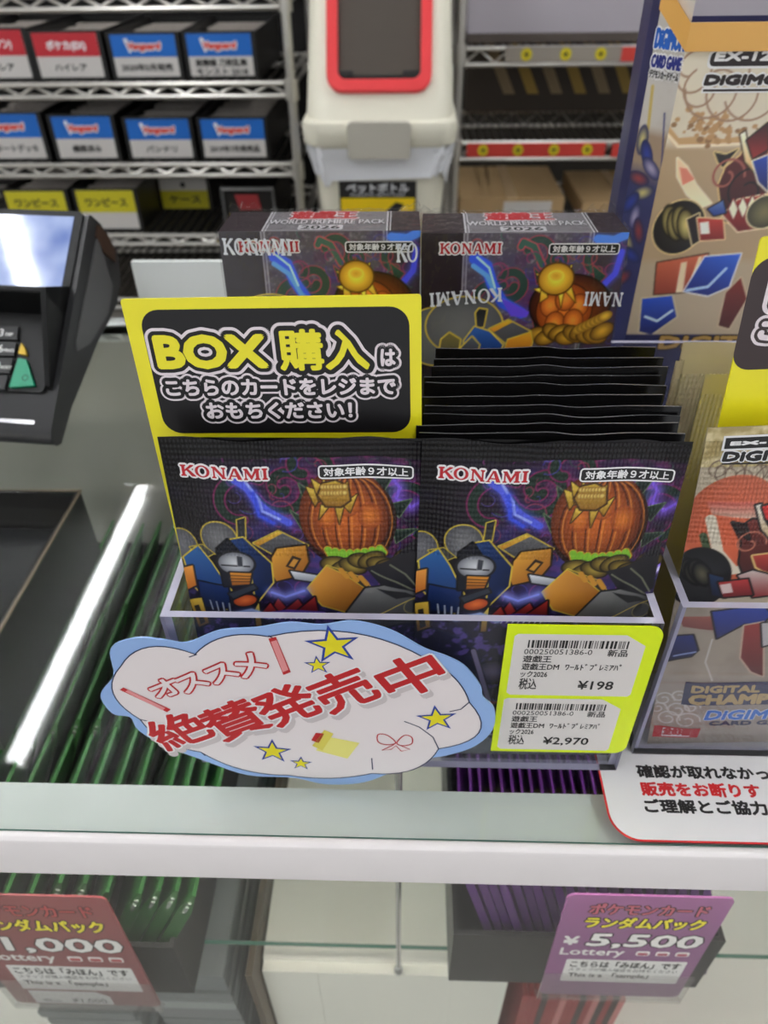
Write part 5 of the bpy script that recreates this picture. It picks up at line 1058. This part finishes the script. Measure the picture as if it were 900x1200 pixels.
# ================================================================== the tall printed display box at the right
TY = .345; f0 = at(814, 22, TY); TX = f0[0]-.001; TH = f0[2]-.0022; TWd = .118
c1, c2_, c3 = (TX-.0092, TY+.0125), (TX-.0108, TY+.020), (TX-.0108, TY+.034)
foot = [(TX, TY), (TX+TWd, TY), (TX+TWd, TY+.034), c3, c2_, c1]
TF_ = Frame((TX, TY, 0), 0, 0)                          # front face, x from the fold
ca = math.atan2(c1[1]-TY, c1[0]-TX); CFr = Frame((c1[0], c1[1], 0), math.atan2(TY-c1[1], TX-c1[0]), 0); CL_ = math.hypot(TX-c1[0], TY-c1[1])
def zt(*pts): return [TF_.px(700+x/2.855, y/2.857) for x, y in pts]
def ztc(*pts): return [CFr.px(700+x/2.855, y/2.857) for x, y in pts]
def tall_art():
    A = Print(0, TWd, .0, TH, .0005, (206, 196, 176)); X, Z = A.X, A.Z; n1, n2 = A.noise(70, 11), A.noise(300, 12); dk = (24, 20, 22); q = lambda *p: zt(*p)
    A.mix(np.clip((n1-.4)*2, 0, 1)*.4, (186, 172, 150)); ym = q((400, 470))[0][1]
    A.mix(np.clip((ym-Z)/.004, 0, 1)*.9, (168, 142, 110)); A.mix(np.clip((q((300, 860))[0][1]-Z)/.004, 0, 1)*.9, (176, 160, 136))
    A.line(q((225, 425), (265, 475), (330, 470), (420, 478), (480, 468)), .0030, (188, 150, 104)); A.line(q((225, 440), (270, 490), (350, 488), (480, 482)), .0012, (226, 212, 186))
    rs = np.random.RandomState(3)
    for k in range(90):
        x_, y_ = rs.normal(380, 55), rs.normal(425, 26); r = rs.uniform(.0003, .0016); A.ell(q((x_, y_))[0], r, r*.8, (176, 136, 92) if rs.rand() < .7 else (140, 104, 70))
    for c, r, a0, a1 in (((330, 250), .010, 20, 330), ((395, 300), .012, 180, 470), ((470, 310), .013, 160, 400), ((350, 300), .008, 120, 420), ((540, 300), .013, 200, 420), ((430, 245), .010, -40, 200), ((320, 215), .008, 60, 260)): A.line(curl(q(c)[0], r, r*.55, a0, a1), .0008, (150, 116, 92))
    # curved tag of paper, armour-like plates in dark red, blue and gold
    A.poly(q((268, 530), (300, 560), (330, 620), (380, 680), (350, 692), (300, 650), (268, 590)), (232, 196, 160), (240, 226, 190), edge=(236, 220, 190)); A.poly(q((275, 560), (300, 565), (325, 600), (285, 620)), (214, 130, 110))
    A.poly(q((405, 620), (430, 560), (480, 520), (500, 470), (571, 410), (571, 700), (500, 760), (420, 740)), (104, 34, 34), (48, 22, 26), edge=(226, 196, 130)); A.poly(q((392, 510), (430, 518), (470, 500), (420, 560), (405, 545)), (28, 22, 26), edge=(214, 190, 130))
    A.line(curl(q((430, 590))[0], .008, .002, 0, 420), .0010, (150, 84, 74)); A.line(curl(q((500, 640))[0], .010, .003, 60, 480), .0009, (30, 16, 20))
    A.poly(q((478, 450), (495, 440), (510, 520), (560, 570), (571, 600), (540, 592), (495, 540)), (250, 240, 214), (206, 160, 90), edge=(60, 44, 30)); A.poly(q((520, 540), (571, 520), (571, 640), (540, 610)), (40, 70, 170), (24, 30, 90), edge=(236, 226, 200))
    A.poly(q((500, 470), (571, 412), (571, 500), (520, 530)), (52, 18, 22), (150, 40, 40), edge=dk)
    A.poly(q((420, 720), (470, 670), (571, 650), (571, 760), (470, 775)), (172, 54, 48), (104, 30, 32), edge=(236, 216, 180))
    for k in range(4): A.poly(q((440+32*k, 700-6*k), (455+32*k, 668-6*k), (470+32*k, 700-6*k), (455+32*k, 735-6*k)), (240, 226, 200), edge=(110, 30, 30))
    A.ell(q((560, 710))[0], .0075, .0070, (120, 112, 76), c2=(60, 58, 44), edge=(230, 214, 170))
    A.ell(q((272, 762))[0], .0112, .0118, (50, 46, 44), c2=(24, 22, 26), edge=(226, 200, 140)); 
    for k in range(4): A.ell(q((245+17*k, 742+12*(k % 2)))[0], .0034, .0068, (206, 190, 120), rot=.35, c2=(90, 80, 46), edge=(30, 26, 20))
    A.poly(q((300, 735), (340, 715), (352, 800), (318, 820)), (44, 34, 36), (26, 20, 24), edge=(220, 200, 150)); A.poly(q((335, 730), (420, 735), (425, 800), (345, 805)), (186, 62, 52), (120, 36, 36), edge=(226, 196, 150)); A.poly(q((342, 745), (372, 742), (376, 782), (346, 784)), (244, 234, 220))
    A.poly(q((370, 700), (420, 672), (430, 712), (390, 722)), (90, 120, 180), (40, 60, 130), edge=dk)
    A.poly(q((200, 880), (370, 850), (375, 940), (330, 975), (190, 985)), (206, 106, 76), (140, 60, 46), d=(0, -1), edge=(60, 40, 30)); A.poly(q((280, 880), (300, 876), (286, 978), (262, 980)), (232, 206, 170)); A.poly(q((340, 860), (352, 858), (310, 974), (296, 976)), (232, 206, 170))
    A.poly(q((360, 860), (480, 850), (440, 960), (370, 990), (290, 975)), (50, 100, 210), (20, 34, 110), d=(-.3, -1), edge=(236, 236, 240)); A.line(q((300, 972), (370, 960), (430, 900)), .0014, (170, 200, 250))
    A.poly(q((150, 1000), (250, 990), (265, 1060), (180, 1120), (140, 1110)), (36, 80, 190), (14, 26, 90), edge=(206, 190, 150)); A.line(q((160, 1060), (200, 1075), (250, 1040)), .0012, (200, 220, 250))
    A.poly(q((405, 1090), (430, 980), (480, 930), (500, 1000), (440, 1100)), (120, 40, 34), (70, 28, 28), edge=(200, 180, 150))
    A.c = np.clip(A.c*1.12, 0, 255); A.mix(np.clip((q((300, 1118))[0][1]-Z)/.0006, 0, 1), (30, 34, 84))
    return A
def chamfer_art():
    A = Print(0, CL_, 0, TH+.008, .0005, (196, 190, 182)); X, Z = A.X, A.Z; n1 = A.noise(90, 21); q = lambda *p: ztc(*p)
    A.mix(np.clip((n1-.45)*3, 0, 1)*.5, (170, 158, 140)); A.mix(np.clip((q((220, 430))[0][1]-Z)/.004, 0, 1)*.8, (150, 122, 92))
    A.mix(np.clip((q((220, 560))[0][1]-Z)/.010, 0, 1)*.9, (34, 40, 96)); A.line(q((185, 290), (170, 430)), .0016, (196, 170, 90)); A.line(q((225, 380), (215, 560)), .0008, (60, 60, 110))
    for k in range(12): A.ell((CL_*(.2+.6*((k*7) % 5)/5), q((200, 480+45*k))[0][1]), .003, .006, ((206, 190, 120), (40, 60, 150), (170, 160, 190), (150, 60, 60))[k % 4], rot=.5*k, c2=(30, 34, 80))
    return A
m_tprint = printed('tall_print', .35, coat=.3); m_tnavy = mat('box_navy', (44, 44, 84), .4, noise=(60, .4), coat=.3); m_torange = mat('box_gold_band', (226, 170, 84), .35, .15, coat=.3); m_tgold2 = mat('box_gold_edge', (240, 206, 130), .35, .15); m_tlid = mat('box_inner_navy', (84, 80, 110), .45, noise=(40, .2))
tb = tag(empty('display_box', (TX+.04, TY+.03, 0)), 'tall printed display box with a gold band, standing behind the gold packs', 'display box')
def pt(o): o.parent = tb; o.matrix_parent_inverse = Matrix.Translation((-(TX+.04), -(TY+.03), 0)); return o
TA, CAr = tall_art(), chamfer_art(); mb = MB(); bandz = .0085
TA.grid(mb, m_tprint, lambda x, z, d: (TX+x, TY, z), False); na = len(mb.v)
ux, uy = (TX-c1[0])/CL_, (TY-c1[1])/CL_
TC = lambda x, z, d: (c1[0]+ux*x+uy*d*.00012, c1[1]+uy*x-ux*d*.00012, z)
CAr.grid(mb, m_tprint, TC, False); ink = np.concatenate([TA.ink(), CAr.ink()])
def wall(a, b, z0, z1, m): mb.add([(a[0], a[1], z0), (b[0], b[1], z0), (b[0], b[1], z1), (a[0], a[1], z1)], [(0, 1, 2, 3)], m)
wall(c2_, c1, 0, TH+.016, m_tnavy); wall(c3, c2_, 0, TH+.020, m_tnavy); wall((TX+TWd, TY), (TX+TWd, TY+.034), 0, TH, m_tnavy); wall((TX+TWd, TY+.034), c3, 0, TH, m_tnavy)
mb.add([(p[0], p[1], TH-.012) for p in foot], [(0, 1, 2, 3, 4, 5)], m_tlid); mb.add([(p[0], p[1], 0) for p in foot], [(5, 4, 3, 2, 1, 0)], m_tnavy)
TFt = lambda x, z, d: (TX+x, TY-d*.0001, z)
p, q = zt((372, 222), (520, 172)); shape(mb, rrect(p[0]-.0009, p[1]-.0009, p[0]+.0262, q[1]+.0009, .0022, 4), m_kwhite, TFt, 1); shape(mb, rrect(p[0], p[1], p[0]+.0252, q[1], .0018, 4), mat('plate_brown', (36, 24, 26), .4), TFt, 2); write(mb, 'EX-12', p[0]+.0126, p[1]+.0020, (q[1]-p[1])*.62, m_kwhite, TFt, 3, w=.0215, bold=.0003, align='c', slant=.1)
p, t_ = zt((358, 282), (358, 250))
for d, mm, b in ((1, m_kwhite, .0012), (2, _M['plate_brown'], .0005)): write(mb, 'DiGIMON', p[0], p[1], (t_[1]-p[1])*.95, mm, TFt, d, w=.0360, bold=b, slant=.12)
for d, mm, g in ((1, m_kwhite, .0006), (2, _M['plate_brown'], 0)): shape(mb, [(p[0]-g, p[1]-.0026-g), (p[0]+.036+g, p[1]-.0026-g), (p[0]+.036+g, p[1]-.0018+g), (p[0]-g, p[1]-.0018+g)], mm, TFt, d)
p, t_ = zt((205, 1165), (205, 1122)); 
for d, mm, b in ((1, mat('gold_shadow', (60, 44, 20), .5), .0012), (2, mat('gold_title', (196, 156, 84), .35, .3), .0005)): write(mb, 'DIGITAL', p[0], p[1], (t_[1]-p[1])*.95, mm, TFt, d, w=.056, bold=b)
for text, yb, yt, mm, bold_ in (('DiGIMON', 165, 92, mat('logo_blue', (32, 96, 190), .4), .0004), ('CARD GAME', 232, 186, mat('logo_navy', (40, 48, 130), .4), .0003), ('デジモンカードゲーム', 268, 245, m_ink, .0001)):
    a, b_ = ztc((250, yb), (250, yt)); hgt = b_[1]-a[1]
    for d, m2, b in ((1, m_kwhite, .0010), (2, mm, bold_)): write(mb, text, .0006, a[1], hgt*.95, m2, TC, d, w=CL_-.0012, bold=b)
pt(mb.build('printed_carton', ink=ink))
bd = MB(); off = .0016
o_ = [(TX-.0006, TY-off), (TX+TWd, TY-off), (TX+TWd, TY+.001), (TX+.0002, TY+.001), (c1[0]+.0008, c1[1]+.0008), (c1[0]-.0010, c1[1]-.0014)]
zb0 = TH-bandz
rise = (0, 0, 0, 0, .013, .013); v = [(a, b_, zb0+rise[i]) for i, (a, b_) in enumerate(o_)]+[(a, b_, TH+.001+rise[i]) for i, (a, b_) in enumerate(o_)]; n = 6
bd.add(v, [tuple(range(n))[::-1], tuple(range(n, 2*n))]+[(i, (i+1) % n, n+(i+1) % n, n+i) for i in range(n)], m_torange)
bd.box((TX+.001, TY+.001, TH-.001), (TX+TWd, TY+.006, TH+.0004), m_tgold2); pt(bd.build('gold_band'))
pt(MB().box((TX+.002, TY+.0065, TH-.010), (TX+TWd-.002, TY+.032, TH-.004), m_tlid).build('lid_flap'))
# ================================================================== the card terminal at the left
m_tbody = mat('terminal_grey', (42, 42, 44), .45); m_tdark = mat('terminal_black', (7, 7, 8), .45, spec=.3); m_tpanel = mat('terminal_panel', (86, 86, 86), .5); m_tbrown = mat('terminal_window', (66, 46, 36), .3)
Pt0 = atz(40, 525, 0)+np.array([0, 0, .015]); TM0 = Frame(Pt0, R(-4), R(50)); r1, r2 = TM0.px(106, 250), TM0.px(62, 492)
TM = Frame(TM0.O+TM0.X*r2[0]+TM0.U*r2[1], R(-4), R(50), math.atan2(r1[0]-r2[0], r1[1]-r2[1])*-.75)
TL_len = TM.px(106, 250)[1]; TWW = .105
tm = empty('card_terminal', (TM.O[0]-.05, TM.O[1]+.04, 0)); tag(tm, 'dark grey card payment terminal with a blue screen and keypad at the left edge', 'card terminal')
def tk(o): TM.place(o); m = o.matrix_world.copy(); o.parent = tm; o.matrix_parent_inverse = Matrix.Translation(-tm.location); o.matrix_world = m; o.matrix_basis = m; return o
def ypz(a, d, z): return (d, a, z)
prof = [(0, -.006), (0, TL_len-.002), (.002, TL_len), (.014, TL_len+.002), (.040, TL_len-.002), (.050, TL_len-.016), (.050, TL_len*.74), (.034, TL_len*.48), (.017, TL_len*.1), (.013, -.010), (.008, -.013), (.002, -.011)]
tk(MB().prism(prof, .0, -TWW, m_tbody, T=ypz, side=m_tbody).build('body', bevel=.0025, seg=3))
sp = [TM.px(x, y) for x, y in ((88, 256), (64, 398))]
sx1, sz1 = sp[0]; sz0 = sp[1][1]-.002
tk(MB().prism(rrect(-TWW+.004, sz0-.004, sx1+.005, sz1+.004, .003), -.0012, .001, m_tdark).build('screen_bezel', bevel=.0006))
m_scr = bpy.data.materials.new('screen_glow'); m_scr.use_nodes = True; ns = m_scr.node_tree; bs = ns.nodes['Principled BSDF']
tcn = ns.nodes.new('ShaderNodeTexCoord'); nz = ns.nodes.new('ShaderNodeTexNoise'); nz.inputs['Scale'].default_value = 38; nz.inputs['Detail'].default_value = 2; ns.links.new(tcn.outputs['Object'], nz.inputs['Vector'])
rp = ns.nodes.new('ShaderNodeValToRGB'); rp.color_ramp.elements[0].position = .35; rp.color_ramp.elements[0].color = (*lin((96, 118, 178)), 1); rp.color_ramp.elements[1].position = .75; rp.color_ramp.elements[1].color = (*lin((176, 192, 226)), 1)
ns.links.new(nz.outputs['Fac'], rp.inputs[0]); ns.links.new(rp.outputs[0], bs.inputs['Emission Color']); bs.inputs['Emission Strength'].default_value = .62; bs.inputs['Base Color'].default_value = (.02, .02, .03, 1); bs.inputs['Roughness'].default_value = .06
tk(MB().prism([(-TWW+.008, sz0), (sx1, sz0), (sx1, sz1), (-TWW+.008, sz1)], -.0018, -.0012, m_scr).build('screen'))
# keypad recess, keys and the raised privacy hood
def kp(*pts): return [TM.px(x, y) for x, y in pts]
kb = kp((0, 460), (52, 460)); kt = kp((0, 384), (30, 384)); kxr = max(kb[1][0], kt[1][0])
tk(MB().prism(rrect(-TWW+.010, kb[1][1]-.001, kxr+.001, kt[1][1]+.014, .003), -.0026, .001, m_tdark).build('keypad_plate', bevel=.0005))
m_key = mat('key_dark', (34, 34, 36), .5); m_kgreen = mat('key_green', (16, 150, 112), .45); m_kyel = mat('key_yellow', (226, 186, 30), .45); m_keyw = mat('key_print', (228, 228, 226), .5)
def key(corners, m, text=None, sub=None, name='key', circle=False):
    P = kp(*corners); mb = MB(); c = np.mean(P, 0); P = [tuple(c+(np.array(p)-c)*.94) for p in P]
    mb.prism(P, -.0046, -.002, m); T = flatT(-.0046, .0001); x0 = min(p[0] for p in P); x1 = max(p[0] for p in P); z0 = min(p[1] for p in P); z1 = max(p[1] for p in P)
    if text: write(mb, text, c[0]-(x1-x0)*.16, c[1]-(z1-z0)*.24, (z1-z0)*.52, m_keyw, T, 1, bold=.00012)
    if sub: write(mb, sub, c[0]+(x1-x0)*.06, c[1]-(z1-z0)*.20, (z1-z0)*.22, m_keyw, T, 1, bold=.00008)
    if circle: stripe(mb, _ell(c[0]+(x1-x0)*.18, c[1]-(z1-z0)*.18, .0016, .0016, 24), .0004, m_tdark, T, 1, closed=True)
    return tk(mb.build(name, bevel=.0004))
key([(-6, 402), (26, 402), (27, 386), (-5, 386)], m_key, '3', 'DEF'); key([(-8, 421), (22, 421), (25, 404), (-6, 404)], m_key, '6', 'MNO'); key([(-11, 441), (17, 441), (21, 423), (-9, 423)], m_key, '9', 'WXY'); key([(-14, 460), (11, 460), (15, 443), (-11, 443)], m_key, '#')
key([(26, 418), (36, 420), (34, 412), (30, 405)], m_kyel, name='key'); key([(15, 458), (46, 456), (36, 424), (26, 422)], m_kgreen, circle=True, name='key')
for c_, col_ in enumerate((('2', '5', '8', '0'), ('1', '4', '7', '*'))):
    for r_, ch in enumerate(col_):
        x_ = (-6, -8, -11, -14)[r_]-33*(c_+1); y_ = (402, 421, 441, 460)[r_]; key([(x_, y_), (x_+30, y_), (x_+31, y_-16), (x_+1, y_-16)], m_key, ch)
hd = MB(); a, b_, c, d_, e_ = kp((30, 322), (72, 384), (50, 452), (24, 372), (0, 322))
def Hq(p, h): return (p[0], -h, p[1])
hb = [kp((70, 392))[0], kp((50, 455))[0], kp((24, 388))[0]]
xr = kxr+.0015; z_lo, z_hi = kb[1][1]+.001, kt[1][1]+.006
z_hi += .005; HH = -.023
hd.prism([(0, z_lo), (-.0035, z_lo+.002), (HH, z_hi), (HH-.0005, z_hi+.003), (0, z_hi+.016)], xr, xr+.0030, m_tdark, T=lambda a_, d, z: (d, a_, z))
hd.prism([(0, z_hi-.004), (HH, z_hi), (HH-.0005, z_hi+.003), (0, z_hi+.014)], -TWW+.010, xr+.0030, m_tdark, T=lambda a_, d, z: (d, a_, z))
tk(hd.build('privacy_hood', bevel=.0008))
# side inlay, paper window and the stand
def sidez(u, t): return (.0003, t, u*TL_len)
si = MB(); pts = [(.93, .012), (.90, .020), (.80, .040), (.66, .040), (.44, .0245), (.36, .0115), (.40, .0085)]
si.add([(.0008, t, u*TL_len) for u, t in pts]+[(-.001, t, u*TL_len) for u, t in pts], [tuple(range(len(pts)))]+[(i, len(pts)+i, len(pts)+(i+1) % len(pts), (i+1) % len(pts)) for i in range(len(pts))], m_tpanel)
tk(si.build('side_panel'))
wn = MB(); pts = [(1.0, .010), (1.01, .022), (.985, .034), (.93, .038), (.91, .022), (.94, .010)]
wn.add([(.0010, t, u*TL_len-.001) for u, t in pts]+[(-.001, t, u*TL_len-.001) for u, t in pts], [tuple(range(len(pts)))]+[(i, len(pts)+i, len(pts)+(i+1) % len(pts), (i+1) % len(pts)) for i in range(len(pts))], m_tbrown)
tk(wn.build('printer_window'))
sl_ = MB(); sl_.prism(rrect(-TWW+.006, -.0035, -.010, -.0012, .0008, 3), -.0008, .001, mat('slot_steel', (150, 150, 152), .2, .8)); tk(sl_.build('card_slot'))
gx, gy = TM.O[0], TM.O[1]
st = MB(); st.prism(rrect(gx-.085, .0002, gx-.030, .010, .003), gy+.030, gy+.100, m_tbody); st.prism([(gx-.07, .009), (gx-.034, .009), (gx-.030, .045), (gx-.07, .045)], gy+.066, gy+.092, m_tbody)
o = st.build('stand', bevel=.002); o.parent = tm; o.matrix_parent_inverse = Matrix.Translation(-tm.location)
